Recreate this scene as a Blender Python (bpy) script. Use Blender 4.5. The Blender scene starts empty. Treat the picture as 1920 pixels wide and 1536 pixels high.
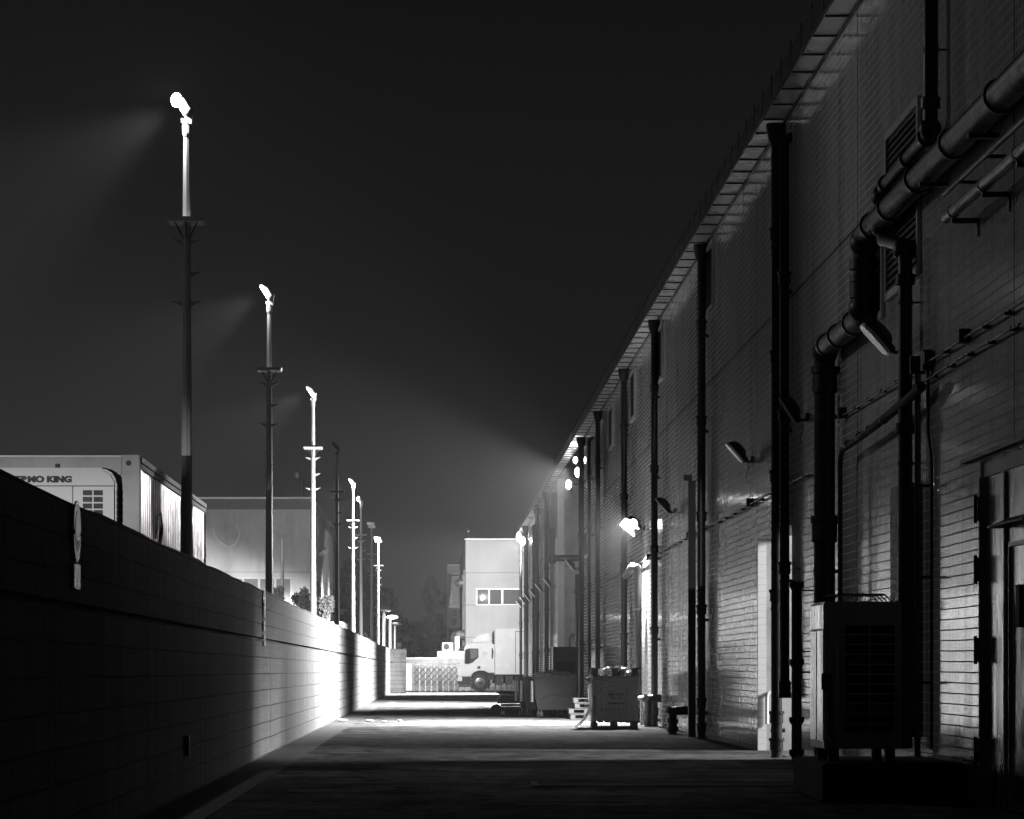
import bpy, math, random
from mathutils import Vector, Matrix
R = math.radians
random.seed(7)
SC = bpy.context.scene
COL = SC.collection
# ---------------------------------------------------------------- camera
F = 6000.0; VX = 818.0; VY = 1257.0; EYE = 1.35      # measured focal length (px of 1920), vanishing point, eye height
cam = bpy.data.cameras.new('camera')
cam.sensor_width = 36; cam.lens = 36 * F / 1920
cam.shift_x = (960 - VX) / 1920; cam.shift_y = (VY - 768) / 1920
cam.clip_start = 0.5; cam.clip_end = 3000
co = bpy.data.objects.new('camera', cam); COL.objects.link(co)
co.location = (0, 0, EYE); co.rotation_euler = (R(90), 0, 0)
SC.camera = co
# ---------------------------------------------------------------- night sky: faint town glow near the horizon
w = bpy.data.worlds.new('World'); SC.world = w; w.use_nodes = True
nt = w.node_tree; bg = nt.nodes['Background']
tc = nt.nodes.new('ShaderNodeTexCoord'); sx = nt.nodes.new('ShaderNodeSeparateXYZ')
rp = nt.nodes.new('ShaderNodeValToRGB')
nt.links.new(tc.outputs['Generated'], sx.inputs[0]); nt.links.new(sx.outputs['Z'], rp.inputs[0])
rp.color_ramp.elements[0].position = 0.0; rp.color_ramp.elements[0].color = (.029, .029, .029, 1)
rp.color_ramp.elements[1].position = 0.35; rp.color_ramp.elements[1].color = (.0012, .0012, .0012, 1)
for p, v in ((.05, .0200), (.10, .0120), (.2, .0068), (.28, .0016)):
    e = rp.color_ramp.elements.new(p); e.color = (v, v, v, 1)
nt.links.new(rp.outputs[0], bg.inputs[0]); bg.inputs[1].default_value = 1.0
# ---------------------------------------------------------------- exposure
SC.view_settings.view_transform = 'Standard'; SC.view_settings.look = 'None'
SC.view_settings.exposure = 0; SC.view_settings.gamma = 1
cy = SC.cycles
cy.max_bounces = 7; cy.diffuse_bounces = 3; cy.glossy_bounces = 4; cy.volume_bounces = 0
cy.transmission_bounces = 4; cy.transparent_max_bounces = 8
cy.sample_clamp_indirect = 4; cy.sample_clamp_direct = 0
cy.use_denoising = True
cy.caustics_reflective = False; cy.caustics_refractive = False
P = dict(wall_flood=14500, bay=84000, bay_near=13000, end=95000, facade=36000, hall=23000, pole=15500, halo=260, yard=14000, dock=16000, side_dock=6000, near_yard=17000, gate=9500, stair=26000)

# ---------------------------------------------------------------- materials (the photograph is black and white)
def new_mat(name):
    m = bpy.data.materials.new(name); m.use_nodes = True
    return m, m.node_tree.nodes, m.node_tree.links, m.node_tree.nodes['Principled BSDF']
def math_node(N, L, op, a, b=None, c=None):
    n = N.new('ShaderNodeMath'); n.operation = op
    for i, v in enumerate((a, b, c)):
        if v is None: continue
        if isinstance(v, (int, float)): n.inputs[i].default_value = v
        else: L.new(v, n.inputs[i])
    return n.outputs[0]
def ramp(N, L, src, stops):
    r = N.new('ShaderNodeValToRGB'); L.new(src, r.inputs[0])
    e = r.color_ramp.elements
    e[0].position, v = stops[0]; e[0].color = (v, v, v, 1)
    e[1].position, v = stops[-1]; e[1].color = (v, v, v, 1)
    for p, v in stops[1:-1]:
        q = e.new(p); q.color = (v, v, v, 1)
    return r.outputs[0]
def noise(N, L, vec, scale, detail=4, stretch=None, rough=.6):
    n = N.new('ShaderNodeTexNoise'); n.inputs['Scale'].default_value = scale
    n.inputs['Detail'].default_value = detail; n.inputs['Roughness'].default_value = rough
    if stretch:
        mp = N.new('ShaderNodeMapping'); mp.inputs['Scale'].default_value = stretch
        L.new(vec, mp.inputs[0]); vec = mp.outputs[0]
    L.new(vec, n.inputs['Vector'])
    return n.outputs['Fac']
def mat(name, v, rough=.6, metal=0, var=.25, scale=3, bump=.2, bscale=30, stretch=None, coat=0, emit=0):
    m, N, L, B = new_mat(name)
    t = N.new('ShaderNodeTexCoord').outputs['Object']
    f = noise(N, L, t, scale, 5, stretch)
    c = ramp(N, L, f, [(.25, v * (1 - var)), (.5, v), (.75, min(1, v * (1 + var * .7)))])
    L.new(c, B.inputs['Base Color'])
    rr = math_node(N, L, 'MULTIPLY_ADD', f, .35, rough - .17)
    L.new(rr, B.inputs['Roughness'])
    B.inputs['Metallic'].default_value = metal
    if coat: B.inputs['Coat Weight'].default_value = coat
    if bump:
        b = N.new('ShaderNodeBump'); b.inputs['Strength'].default_value = bump; b.inputs['Distance'].default_value = .01
        L.new(noise(N, L, t, bscale, 4, stretch), b.inputs['Height']); L.new(b.outputs[0], B.inputs['Normal'])
    if emit:
        B.inputs['Emission Color'].default_value = (1, 1, 1, 1); B.inputs['Emission Strength'].default_value = emit
    return m

def thin_mat(name, v, k, scale=9, bump=1.0):
    m, N, L, B = new_mat(name)
    t = N.new('ShaderNodeTexCoord').outputs['Object']
    c = ramp(N, L, noise(N, L, t, scale, 5), [(.3, v * .7), (.7, v)])
    L.new(c, B.inputs['Base Color']); B.inputs['Roughness'].default_value = .35
    tr = N.new('ShaderNodeBsdfTranslucent'); L.new(c, tr.inputs['Color'])
    mx = N.new('ShaderNodeMixShader'); mx.inputs[0].default_value = k
    b = N.new('ShaderNodeBump'); b.inputs['Strength'].default_value = bump; b.inputs['Distance'].default_value = .01
    L.new(noise(N, L, t, scale * 2.5, 4), b.inputs['Height']); L.new(b.outputs[0], B.inputs['Normal'])
    L.new(B.outputs[0], mx.inputs[1]); L.new(tr.outputs[0], mx.inputs[2])
    L.new(mx.outputs[0], N['Material Output'].inputs['Surface'])
    return m
def tile_material():
    m, N, L, B = new_mat('glazed wall tile')
    t = N.new('ShaderNodeTexCoord').outputs['Object']
    s = N.new('ShaderNodeSeparateXYZ'); L.new(t, s.inputs[0])
    u = math_node(N, L, 'ADD', s.outputs['Y'], s.outputs['X'])
    # the tiler's lines wander a little
    wob = noise(N, L, t, .5, 2)
    z = math_node(N, L, 'MULTIPLY_ADD', wob, .03, s.outputs['Z'])
    rz = math_node(N, L, 'DIVIDE', z, .1115); ry = math_node(N, L, 'DIVIDE', u, .148)
    fz = math_node(N, L, 'FRACT', rz); fy = math_node(N, L, 'FRACT', ry)
    iz = math_node(N, L, 'FLOOR', rz); iy = math_node(N, L, 'FLOOR', ry)
    cid = N.new('ShaderNodeCombineXYZ'); L.new(iz, cid.inputs[0]); L.new(iy, cid.inputs[1])
    wn = N.new('ShaderNodeTexWhiteNoise'); L.new(cid.outputs[0], wn.inputs['Vector'])
    jz = math_node(N, L, 'LESS_THAN', fz, .12); jy = math_node(N, L, 'LESS_THAN', fy, .09)
    j = math_node(N, L, 'MAXIMUM', jz, math_node(N, L, 'MULTIPLY', jy, .35))
    # movement joints
    e = None
    for y0 in (29.9, 41.0, 53.95, 66.0, 80.2, 96.0, 112.0, 155.0, 175.0):
        d = math_node(N, L, 'LESS_THAN', math_node(N, L, 'ABSOLUTE', math_node(N, L, 'SUBTRACT', s.outputs['Y'], y0)), .02 + y0 * .0003)
        e = d if e is None else math_node(N, L, 'MAXIMUM', e, d)
    d = math_node(N, L, 'LESS_THAN', math_node(N, L, 'ABSOLUTE', math_node(N, L, 'SUBTRACT', z, 7.05)), .018)
    e = math_node(N, L, 'MAXIMUM', e, d)
    # water streaks and grime running down from the eaves and the conduits
    st = noise(N, L, t, 1.0, 5, (1.0, 3.5, .12), .7)
    st2 = noise(N, L, t, 1.0, 3, (1.0, .5, .05), .6)
    big = noise(N, L, t, .35, 3)
    tcol = math_node(N, L, 'MULTIPLY_ADD', wn.outputs['Value'], .14, .60)
    tcol = math_node(N, L, 'MULTIPLY', tcol, ramp(N, L, st, [(.3, .55), (.5, 1.0), (.7, 1.15)]))
    tcol = math_node(N, L, 'MULTIPLY', tcol, ramp(N, L, st2, [(.34, .62), (.44, 1.0), (.8, 1.1)]))
    grout = math_node(N, L, 'MULTIPLY', .75, ramp(N, L, big, [(.35, .45), (.6, 1.0)]))
    mx = N.new('ShaderNodeMix'); mx.data_type = 'FLOAT'
    L.new(j, mx.inputs[0]); L.new(tcol, mx.inputs[2]); L.new(grout, mx.inputs[3])
    colr = math_node(N, L, 'MULTIPLY', mx.outputs[0], math_node(N, L, 'MULTIPLY_ADD', e, -.93, 1.0))
    L.new(colr, B.inputs['Base Color'])
    r = math_node(N, L, 'MULTIPLY_ADD', j, .6, .085)
    r = math_node(N, L, 'ADD', r, math_node(N, L, 'MULTIPLY', ramp(N, L, st2, [(.30, .15), (.38, .0)]), 1))
    L.new(r, B.inputs['Roughness'])
    B.inputs['IOR'].default_value = 1.8
    L.new(math_node(N, L, 'MULTIPLY_ADD', math_node(N, L, 'MAXIMUM', j, e), -.9, .95), B.inputs['Specular IOR Level'])
    # every tile sits at its own slight angle, mostly tipped up or down: reflections break into vertical streaks
    g = N.new('ShaderNodeNewGeometry')
    cc = N.new('ShaderNodeVectorMath'); cc.operation = 'SUBTRACT'; L.new(wn.outputs['Color'], cc.inputs[0]); cc.inputs[1].default_value = (.5, .5, .5)
    sc = N.new('ShaderNodeVectorMath'); sc.operation = 'MULTIPLY'; L.new(cc.outputs[0], sc.inputs[0]); sc.inputs[1].default_value = (.002, .004, .012)
    ad = N.new('ShaderNodeVectorMath'); ad.operation = 'ADD'; L.new(g.outputs['Normal'], ad.inputs[0]); L.new(sc.outputs[0], ad.inputs[1])
    nm = N.new('ShaderNodeVectorMath'); nm.operation = 'NORMALIZE'; L.new(ad.outputs[0], nm.inputs[0])
    b = N.new('ShaderNodeBump'); b.inputs['Strength'].default_value = .6; b.inputs['Distance'].default_value = .004
    h = math_node(N, L, 'MULTIPLY_ADD', noise(N, L, t, 1, 2, (2, 14, 2.5)), .12, math_node(N, L, 'MULTIPLY', j, -1))
    L.new(h, b.inputs['Height']); L.new(nm.outputs[0], b.inputs['Normal']); L.new(b.outputs[0], B.inputs['Normal'])
    return m

def block_material():
    m, N, L, B = new_mat('weathered block wall')
    t = N.new('ShaderNodeTexCoord').outputs['Object']
    s = N.new('ShaderNodeSeparateXYZ'); L.new(t, s.inputs[0])
    wob = noise(N, L, t, .35, 3)
    z = math_node(N, L, 'MULTIPLY_ADD', wob, .035, s.outputs['Z'])
    rz = math_node(N, L, 'DIVIDE', math_node(N, L, 'SUBTRACT', 2.60, z), .2555)
    fz = math_node(N, L, 'FRACT', rz); iz = math_node(N, L, 'FLOOR', rz)
    u = math_node(N, L, 'ADD', s.outputs['Y'], s.outputs['X'])
    jz = math_node(N, L, 'LESS_THAN', fz, .075)
    # upright joints of the long blocks, offset from course to course
    wr = N.new('ShaderNodeTexWhiteNoise'); wr.noise_dimensions = '1D'; L.new(iz, wr.inputs['W'])
    uy = math_node(N, L, 'DIVIDE', math_node(N, L, 'ADD', u, math_node(N, L, 'MULTIPLY', wr.outputs['Value'], 3.7)), 3.7)
    fy = math_node(N, L, 'FRACT', uy); iy = math_node(N, L, 'FLOOR', uy)
    jy = math_node(N, L, 'LESS_THAN', fy, .012)
    jp = math_node(N, L, 'LESS_THAN', math_node(N, L, 'FRACT', math_node(N, L, 'DIVIDE', math_node(N, L, 'ADD', u, 2.3), 7.4)), .007)
    j = math_node(N, L, 'MAXIMUM', jz, math_node(N, L, 'MAXIMUM', jy, jp))
    cid = N.new('ShaderNodeCombineXYZ'); L.new(iz, cid.inputs[0]); L.new(iy, cid.inputs[1])
    wn = N.new('ShaderNodeTexWhiteNoise'); L.new(cid.outputs[0], wn.inputs['Vector'])
    drip = noise(N, L, t, 1.0, 6, (1, 5.5, .28), .75)
    drip2 = noise(N, L, t, 1.0, 4, (1, 22, .5), .7)
    scr = noise(N, L, t, 1.0, 3, (1, .6, 38), .6)
    c = math_node(N, L, 'MULTIPLY_ADD', wn.outputs['Value'], .06, .26)
    c = math_node(N, L, 'MULTIPLY', c, ramp(N, L, drip, [(.3, .3), (.48, .9), (.7, 1.2)]))
    c = math_node(N, L, 'MULTIPLY', c, ramp(N, L, drip2, [(.35, .7), (.55, 1.05)]))
    c = math_node(N, L, 'MULTIPLY', c, ramp(N, L, scr, [(.35, .82), (.6, 1.05)]))
    c = math_node(N, L, 'MULTIPLY', c, math_node(N, L, 'MULTIPLY_ADD', j, -.88, 1.0))
    L.new(c, B.inputs['Base Color']); B.inputs['Roughness'].default_value = .8
    b = N.new('ShaderNodeBump'); b.inputs['Strength'].default_value = .5; b.inputs['Distance'].default_value = .012
    h = math_node(N, L, 'MULTIPLY_ADD', noise(N, L, t, 14, 5), .5, math_node(N, L, 'MULTIPLY', j, -1))
    L.new(h, b.inputs['Height']); L.new(b.outputs[0], B.inputs['Normal'])
    return m

def ground_material():
    m, N, L, B = new_mat('worn concrete yard')
    t = N.new('ShaderNodeTexCoord').outputs['Object']
    s = N.new('ShaderNodeSeparateXYZ'); L.new(t, s.inputs[0])
    n1 = noise(N, L, t, .22, 6); n2 = noise(N, L, t, 1.0, 6, (1, .35, 1), .75); n3 = noise(N, L, t, 26, 4)
    n4 = noise(N, L, t, 1.0, 5, (.35, 2.2, 1), .7)
    c = math_node(N, L, 'MULTIPLY', .15, ramp(N, L, n1, [(.3, .6), (.5, 1), (.7, 1.25)]))
    c = math_node(N, L, 'MULTIPLY', c, ramp(N, L, n2, [(.35, .6), (.55, 1), (.75, 1.15)]))
    c = math_node(N, L, 'MULTIPLY', c, ramp(N, L, n3, [(.3, .6), (.6, 1.25)]))
    c = math_node(N, L, 'MULTIPLY', c, ramp(N, L, n4, [(.36, .3), (.47, .9), (.7, 1.3)]))
    c = math_node(N, L, 'MULTIPLY', c, ramp(N, L, noise(N, L, t, 1, 6, (1.6, .55, 1), .8), [(.38, .35), (.5, .95), (.65, 1.35)]))
    vp = N.new('ShaderNodeTexVoronoi'); vp.inputs['Scale'].default_value = .33; vp.distance = 'CHEBYCHEV'; L.new(t, vp.inputs['Vector'])
    sp_ = N.new('ShaderNodeSeparateColor'); L.new(vp.outputs['Color'], sp_.inputs[0])
    c = math_node(N, L, 'MULTIPLY', c, ramp(N, L, sp_.outputs[0], [(.0, .62), (.5, 1.0), (1.0, 1.2)]))
    c = math_node(N, L, 'MULTIPLY', c, ramp(N, L, noise(N, L, t, 1.3, 3), [(.62, 1.0), (.68, .35)]))
    jn = math_node(N, L, 'LESS_THAN', math_node(N, L, 'FRACT', math_node(N, L, 'DIVIDE', s.outputs['Y'], 6.1)), .012)
    jx = math_node(N, L, 'LESS_THAN', math_node(N, L, 'ABSOLUTE', math_node(N, L, 'ADD', s.outputs['X'], .2)), .02)
    j = jn
    c = math_node(N, L, 'MULTIPLY', c, math_node(N, L, 'MULTIPLY_ADD', j, -.75, 1.0))
    L.new(c, B.inputs['Base Color'])
    L.new(ramp(N, L, n2, [(.3, .7), (.7, .95)]), B.inputs['Roughness'])
    B.inputs['Specular IOR Level'].default_value = .02
    b = N.new('ShaderNodeBump'); b.inputs['Strength'].default_value = .9; b.inputs['Distance'].default_value = .03
    L.new(math_node(N, L, 'ADD', math_node(N, L, 'MULTIPLY', noise(N, L, t, 9, 8), .7), math_node(N, L, 'MULTIPLY', n4, .6)), b.inputs['Height']); L.new(b.outputs[0], B.inputs['Normal'])
    return m

def panel_material(name, v, step, off=0., rough=.7, vstep=None, stain=.15, jw=.06):
    """rendered wall with horizontal control joints every `step` metres"""
    m, N, L, B = new_mat(name)
    t = N.new('ShaderNodeTexCoord').outputs['Object']
    s = N.new('ShaderNodeSeparateXYZ'); L.new(t, s.inputs[0])
    j = math_node(N, L, 'LESS_THAN', math_node(N, L, 'FRACT', math_node(N, L, 'DIVIDE', math_node(N, L, 'SUBTRACT', s.outputs['Z'], off), step)), jw / step)
    if vstep:
        u = math_node(N, L, 'ADD', s.outputs['Y'], s.outputs['X'])
        j = math_node(N, L, 'MAXIMUM', j, math_node(N, L, 'LESS_THAN', math_node(N, L, 'FRACT', math_node(N, L, 'DIVIDE', u, vstep)), .05 / vstep))
    st = noise(N, L, t, 1, 5, (1.2, 1.2, .15), .7); bl = noise(N, L, t, .5, 5)
    c = math_node(N, L, 'MULTIPLY', v, ramp(N, L, st, [(.3, 1 - stain), (.55, 1)]))
    c = math_node(N, L, 'MULTIPLY', c, ramp(N, L, bl, [(.3, 1 - stain), (.6, 1)]))
    c = math_node(N, L, 'MULTIPLY', c, math_node(N, L, 'MULTIPLY_ADD', j, -.38, 1.0))
    L.new(c, B.inputs['Base Color']); B.inputs['Roughness'].default_value = rough
    return m

def steel_door_material():
    m, N, L, B = new_mat('polished steel sheet')
    t = N.new('ShaderNodeTexCoord').outputs['Object']
    B.inputs['Metallic'].default_value = 1
    L.new(ramp(N, L, noise(N, L, t, 1, 5, (1, 3, .3)), [(.3, .5), (.7, .85)]), B.inputs['Base Color'])
    L.new(ramp(N, L, noise(N, L, t, 1, 4, (1, 6, .4)), [(.3, .12), (.7, .3)]), B.inputs['Roughness'])
    b = N.new('ShaderNodeBump'); b.inputs['Strength'].default_value = .5; b.inputs['Distance'].default_value = .03
    L.new(noise(N, L, t, 1, 2, (1, 2.2, .9)), b.inputs['Height']); L.new(b.outputs[0], B.inputs['Normal'])
    return m

M = {}
M['tile'] = tile_material(); M['block'] = block_material(); M['ground'] = ground_material()
M['steel'] = steel_door_material()
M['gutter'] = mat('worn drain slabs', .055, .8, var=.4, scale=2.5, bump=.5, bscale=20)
M['concrete'] = mat('patchy bare concrete', .42, .85, var=.4, scale=1.6, bump=.6, bscale=9)
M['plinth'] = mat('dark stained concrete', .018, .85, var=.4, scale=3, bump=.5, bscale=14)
M['iron'] = mat('black painted cast iron', .012, .42, var=.5, scale=9, bump=.35, bscale=40)
M['foil'] = mat('black foil lagging', .008, .42, var=.4, scale=6, bump=1.0, bscale=16)
M['grey_pipe'] = mat('dull grey pipe', .04, .45, var=.35, scale=6, bump=.2)
M['tin'] = mat('galvanised metal', .25, .38, .8, var=.3, scale=6, bump=.2)
M['dark_metal'] = mat('dark weathered steel', .035, .5, .2, var=.5, scale=4, bump=.25)
M['pole'] = mat('pale grey pole paint', .5, .35, var=.18, scale=2, bump=.1, stretch=(4, 4, .4))
M['pole_plate'] = mat('zinc platform sheet', .4, .7, 0, var=.3, scale=5)
M['white_paint'] = mat('white vehicle paint', .8, .25, var=.07, scale=1.3, bump=.04, bscale=6, coat=.5)
M['dirty_white'] = mat('scuffed white enamel', .55, .4, var=.25, scale=2.2, bump=.15, bscale=5)
M['reefer'] = mat('scuffed container aluminium', .42, .32, .35, var=.4, scale=1.2, bump=.5, bscale=2.5, stretch=(1, 1, .3))
M['reefer_dull'] = mat('dull container end', .34, .6, var=.35, scale=2.5, bump=.2, bscale=8)
M['cooler'] = mat('pale cooling unit shell', .5, .45, var=.15, scale=2, bump=.1)
M['rubber'] = mat('black rubber', .022, .75, var=.3, scale=12)
M['black'] = mat('matt black', .012, .6, var=.3, scale=8, bump=.1)
M['glass'] = mat('dark window glass', .05, .1, var=.1, scale=2, bump=.02, bscale=1.5)
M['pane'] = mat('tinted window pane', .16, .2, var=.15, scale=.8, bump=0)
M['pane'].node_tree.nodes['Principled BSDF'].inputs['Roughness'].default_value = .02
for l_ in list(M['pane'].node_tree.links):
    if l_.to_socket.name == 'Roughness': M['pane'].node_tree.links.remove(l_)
M['sign'] = mat('white sign sheeting', .85, .3, .85, var=.08, scale=8, bump=.03, bscale=30, coat=.3)
M['sign_grey'] = mat('grey sign print', .3, .35, var=.1, scale=8, bump=.1)
M['plastic'] = mat('dark bin plastic', .028, .42, var=.3, scale=5, bump=.3, bscale=9)
M['plastic_pale'] = mat('pale bin plastic', .5, .35, var=.2, scale=5, bump=.2)
M['card'] = mat('brown cardboard', .42, .8, var=.2, scale=4, bump=.3, bscale=14)
M['ink'] = mat('dark print', .04, .7, var=.1, scale=8, bump=0)
M['wood'] = mat('rough pallet wood', .17, .8, var=.35, scale=7, bump=.5, bscale=18, stretch=(1, 6, 6))
M['film'] = thin_mat('crumpled stretch film', .85, .55)
M['bag'] = mat('bulging rubbish bag', .12, .32, var=.4, scale=7, bump=1.0, bscale=14)
M['foam'] = thin_mat('white foam scraps', .92, .35, 5, .3)
M['hall_b'] = panel_material('pale rendered hall', .55, 6.2, 1.2, vstep=7.5, stain=.22)
M['office'] = panel_material('white rendered office', .72, 2.35, 1.35, stain=.09)
M['band'] = mat('grey roof band', .16, .6, var=.2)
M['low_wall'] = mat('cream low wall', .3, .8, var=.2, scale=1.5, bump=.2)
M['soffit'] = mat('light soffit sheet', .7, .3, var=.3, scale=2, bump=.3, bscale=5)
M['leaf'] = mat('dark foliage', .07, .6, var=.5, scale=2.5, bump=0)
M['leaf_near'] = mat('glossy foliage', .1, .45, var=.5, scale=4, bump=0)
M['bark'] = mat('bark', .08, .9, var=.4, scale=6, bump=.8)
M['paper'] = mat('pale litter', .7, .8, var=.1)
def lamp_mat(name, e):
    m, N, L, B = new_mat(name)
    B.inputs['Base Color'].default_value = (.8, .8, .8, 1)
    B.inputs['Emission Color'].default_value = (1, 1, 1, 1); B.inputs['Emission Strength'].default_value = e
    return m
M['lit'] = lamp_mat('burning lamp', 25)
M['lit_flood'] = lamp_mat('burning flood glare', 9)
M['lit_soft'] = lamp_mat('burning lamp glass', 20)
M['lit_dim'] = lamp_mat('low burning lamp glass', 12)

# ---------------------------------------------------------------- mesh helpers
class MB:
    def __init__(s): s.v = []; s.f = []
    def add(s, vs, fs):
        o = len(s.v); s.v += [tuple(p) for p in vs]; s.f += [tuple(i + o for i in f) for f in fs]; return s
    def box(s, x0, x1, y0, y1, z0, z1):
        vs = [(x, y, z) for z in (z0, z1) for y in (y0, y1) for x in (x0, x1)]
        return s.add(vs, [(0, 2, 3, 1), (4, 5, 7, 6), (0, 1, 5, 4), (2, 6, 7, 3), (0, 4, 6, 2), (1, 3, 7, 5)])
    def tube(s, pts, r, n=12, cap=True):
        pts = [Vector(p) for p in pts]; rs = r if isinstance(r, (list, tuple)) else [r] * len(pts)
        rings = []; prev = None
        for i, p in enumerate(pts):
            a = pts[i] - pts[i - 1] if i else None; b = pts[i + 1] - pts[i] if i < len(pts) - 1 else None
            d = (a.normalized() + b.normalized()) if (a and b) else (a or b)
            if d.length < 1e-6: d = a
            d = d.normalized()
            if prev is None:
                up = Vector((0, 0, 1)) if abs(d.z) < .9 else Vector((1, 0, 0))
                x = d.cross(up).normalized()
            else:
                x = (prev - d * prev.dot(d)).normalized()
            prev = x; y = d.cross(x)
            k = 1.0
            if a and b:
                c = max(.35, math.cos(a.angle(b) / 2)); k = 1 / c if c > .8 else 1.0
            rings.append([p + (x * math.cos(2 * math.pi * q / n) + y * math.sin(2 * math.pi * q / n)) * rs[i] * (k if False else 1) for q in range(n)])
        vs = [v for rg in rings for v in rg]; fs = []
        for i in range(len(rings) - 1):
            for q in range(n):
                fs.append((i * n + q, i * n + (q + 1) % n, (i + 1) * n + (q + 1) % n, (i + 1) * n + q))
        if cap: fs += [tuple(range(n))[::-1], tuple((len(rings) - 1) * n + q for q in range(n))]
        return s.add(vs, fs)
    def prism(s, poly, a0, a1, axis='Y'):
        """poly in the plane across `axis`, pushed from a0 to a1"""
        n = len(poly)
        if axis == 'Y': g = lambda p, a: (p[0], a, p[1])
        elif axis == 'X': g = lambda p, a: (a, p[0], p[1])
        else: g = lambda p, a: (p[0], p[1], a)
        vs = [g(p, a0) for p in poly] + [g(p, a1) for p in poly]
        return s.add(vs, [tuple(range(n)), tuple(range(2 * n - 1, n - 1, -1))] + [(i, n + i, n + (i + 1) % n, (i + 1) % n) for i in range(n)])
    def blob(s, c, rx, ry, rz, n=10, m=7, j=.15, seed=1):
        rnd = random.Random(seed); vs = []; fs = []
        for i in range(m + 1):
            t = math.pi * i / m
            for q in range(n):
                a = 2 * math.pi * q / n; k = 1 + rnd.uniform(-j, j)
                vs.append((c[0] + rx * k * math.sin(t) * math.cos(a), c[1] + ry * k * math.sin(t) * math.sin(a), c[2] + rz * k * math.cos(t)))
        for i in range(m):
            for q in range(n): fs.append((i * n + q, i * n + (q + 1) % n, (i + 1) * n + (q + 1) % n, (i + 1) * n + q))
        return s.add(vs, fs)
    def build(s, name, material, parent=None, smooth=False, bevel=0):
        me = bpy.data.meshes.new(name); me.from_pydata(s.v, [], s.f)
        import bmesh
        b = bmesh.new(); b.from_mesh(me); bmesh.ops.recalc_face_normals(b, faces=b.faces)
        if bevel:
            bmesh.ops.remove_doubles(b, verts=b.verts, dist=1e-5)
            bmesh.ops.bevel(b, geom=[e for e in b.edges if e.calc_face_angle(0) > .5], offset=bevel, segments=2, affect='EDGES', clamp_overlap=True)
        b.to_mesh(me); b.free()
        me.materials.append(material)
        if smooth:
            for p in me.polygons: p.use_smooth = True
            try: me.set_sharp_from_angle(angle=R(40))
            except Exception: pass
        o = bpy.data.objects.new(name, me); COL.objects.link(o)
        if parent: o.parent = parent
        return o
def box(*a): return MB().box(*a)
def tag(o, label, cat, group=None, kind=None):
    if label: o['label'] = label
    if cat: o['category'] = cat
    if group: o['group'] = group
    if kind: o['kind'] = kind
    return o
def thing(name, label, cat, loc=(0, 0, 0), group=None, rz=0):
    o = bpy.data.objects.new(name, None); COL.objects.link(o); o.empty_display_size = .2
    o.location = loc; o.rotation_euler = (0, 0, rz)
    return tag(o, label, cat, group)
def kids(o): return [c for c in bpy.data.objects if c.parent is o]
def copy_tree(o, label, loc, scale=None):
    def cp(x, par):
        c = x.copy(); COL.objects.link(c); c.parent = par
        for k in kids(x): cp(k, c)
        return c
    r = cp(o, None); r['label'] = label; r.location = loc
    return r
def text(name, body, size, material, parent, loc, rot, depth=.004, width=None, bold=0):
    cu = bpy.data.curves.new(name, 'FONT'); cu.body = body; cu.size = size; cu.extrude = depth / 2; cu.offset = bold
    cu.align_x = 'CENTER'; cu.align_y = 'CENTER'
    tmp = bpy.data.objects.new(name, cu); COL.objects.link(tmp)
    dg = bpy.context.evaluated_depsgraph_get()
    me = bpy.data.meshes.new_from_object(tmp.evaluated_get(dg)); bpy.data.objects.remove(tmp)
    o = bpy.data.objects.new(name, me); COL.objects.link(o); me.materials.clear(); me.materials.append(material)
    xs = [v.co.x for v in me.vertices]
    if width and xs: o.scale.x = width / (max(xs) - min(xs))
    o.location = loc; o.rotation_euler = rot; o.parent = parent
    return o
def light(name, parent, loc, power, kind='SPOT', aim=None, size=.15, cone=150, blend=.25):
    l = bpy.data.lights.new(name, kind); l.energy = power; l.shadow_soft_size = size
    if kind == 'SPOT': l.spot_size = R(cone); l.spot_blend = blend
    o = bpy.data.objects.new(name, l); COL.objects.link(o); o.parent = parent; o.location = loc
    if aim: o.rotation_euler = Vector(aim).to_track_quat('-Z', 'Y').to_euler()
    return o
def at(px, py, D):                      # point seen at pixel (px,py), D metres down the alley
    return ((px - VX) * D / F, D, EYE + (VY - py) * D / F)
def DX(px, X): return F * X / (px - VX)  # depth at which something X metres across shows at column px

WX = 5.4     # tiled wall plane
LX = -2.7    # block wall plane
TOP = 9.9

# ================================================================ setting: ground
g = MB().box(-150, 150, -30, 640, -.5, 0).build('ground', M['ground']); tag(g, None, None, kind='structure')
p = MB()
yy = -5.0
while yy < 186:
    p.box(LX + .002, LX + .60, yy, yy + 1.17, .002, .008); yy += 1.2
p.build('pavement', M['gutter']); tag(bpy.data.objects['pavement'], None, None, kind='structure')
# ================================================================ tiled warehouse on the right
wh = thing('warehouse', 'long glossy tiled warehouse wall with slatted eaves on the right', 'building', (0, 0, 0))
wm = MB()
TH = .42
def seg(y0, y1, z0, z1): wm.box(WX, WX + TH, y0, y1, z0, z1)
D0, D1, DH = 27.0, 31.75, 3.42        # steel door opening
G0, G1, GH = 48.6, 53.8, 3.56         # open doorway
B0, B1 = 118.0, 142.5                 # recessed bay
seg(12, D0, 0, TOP); seg(D0, D1, DH, TOP); seg(D1, G0, 0, TOP); seg(G0, G1, GH, TOP); seg(G1, B0, 0, TOP); seg(B1, 198, 0, TOP)
wm.build('wall', M['tile'], wh)
b = MB()
b.box(WX + TH + .003, 26, 12, 12.4, 0, TOP); b.box(WX + TH + .003, 26, 197.6, 198, 0, TOP); b.box(26, 26.4, 12, 198, 0, TOP)
b.box(WX + .01, 26, 12.01, B0 - .01, TOP + .002, TOP + .2); b.box(WX + .01, 26, B1, 197.99, TOP + .002, TOP + .2); b.box(7.6, 26, B0 - .01, B1, TOP + .002, TOP + .2)
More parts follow.
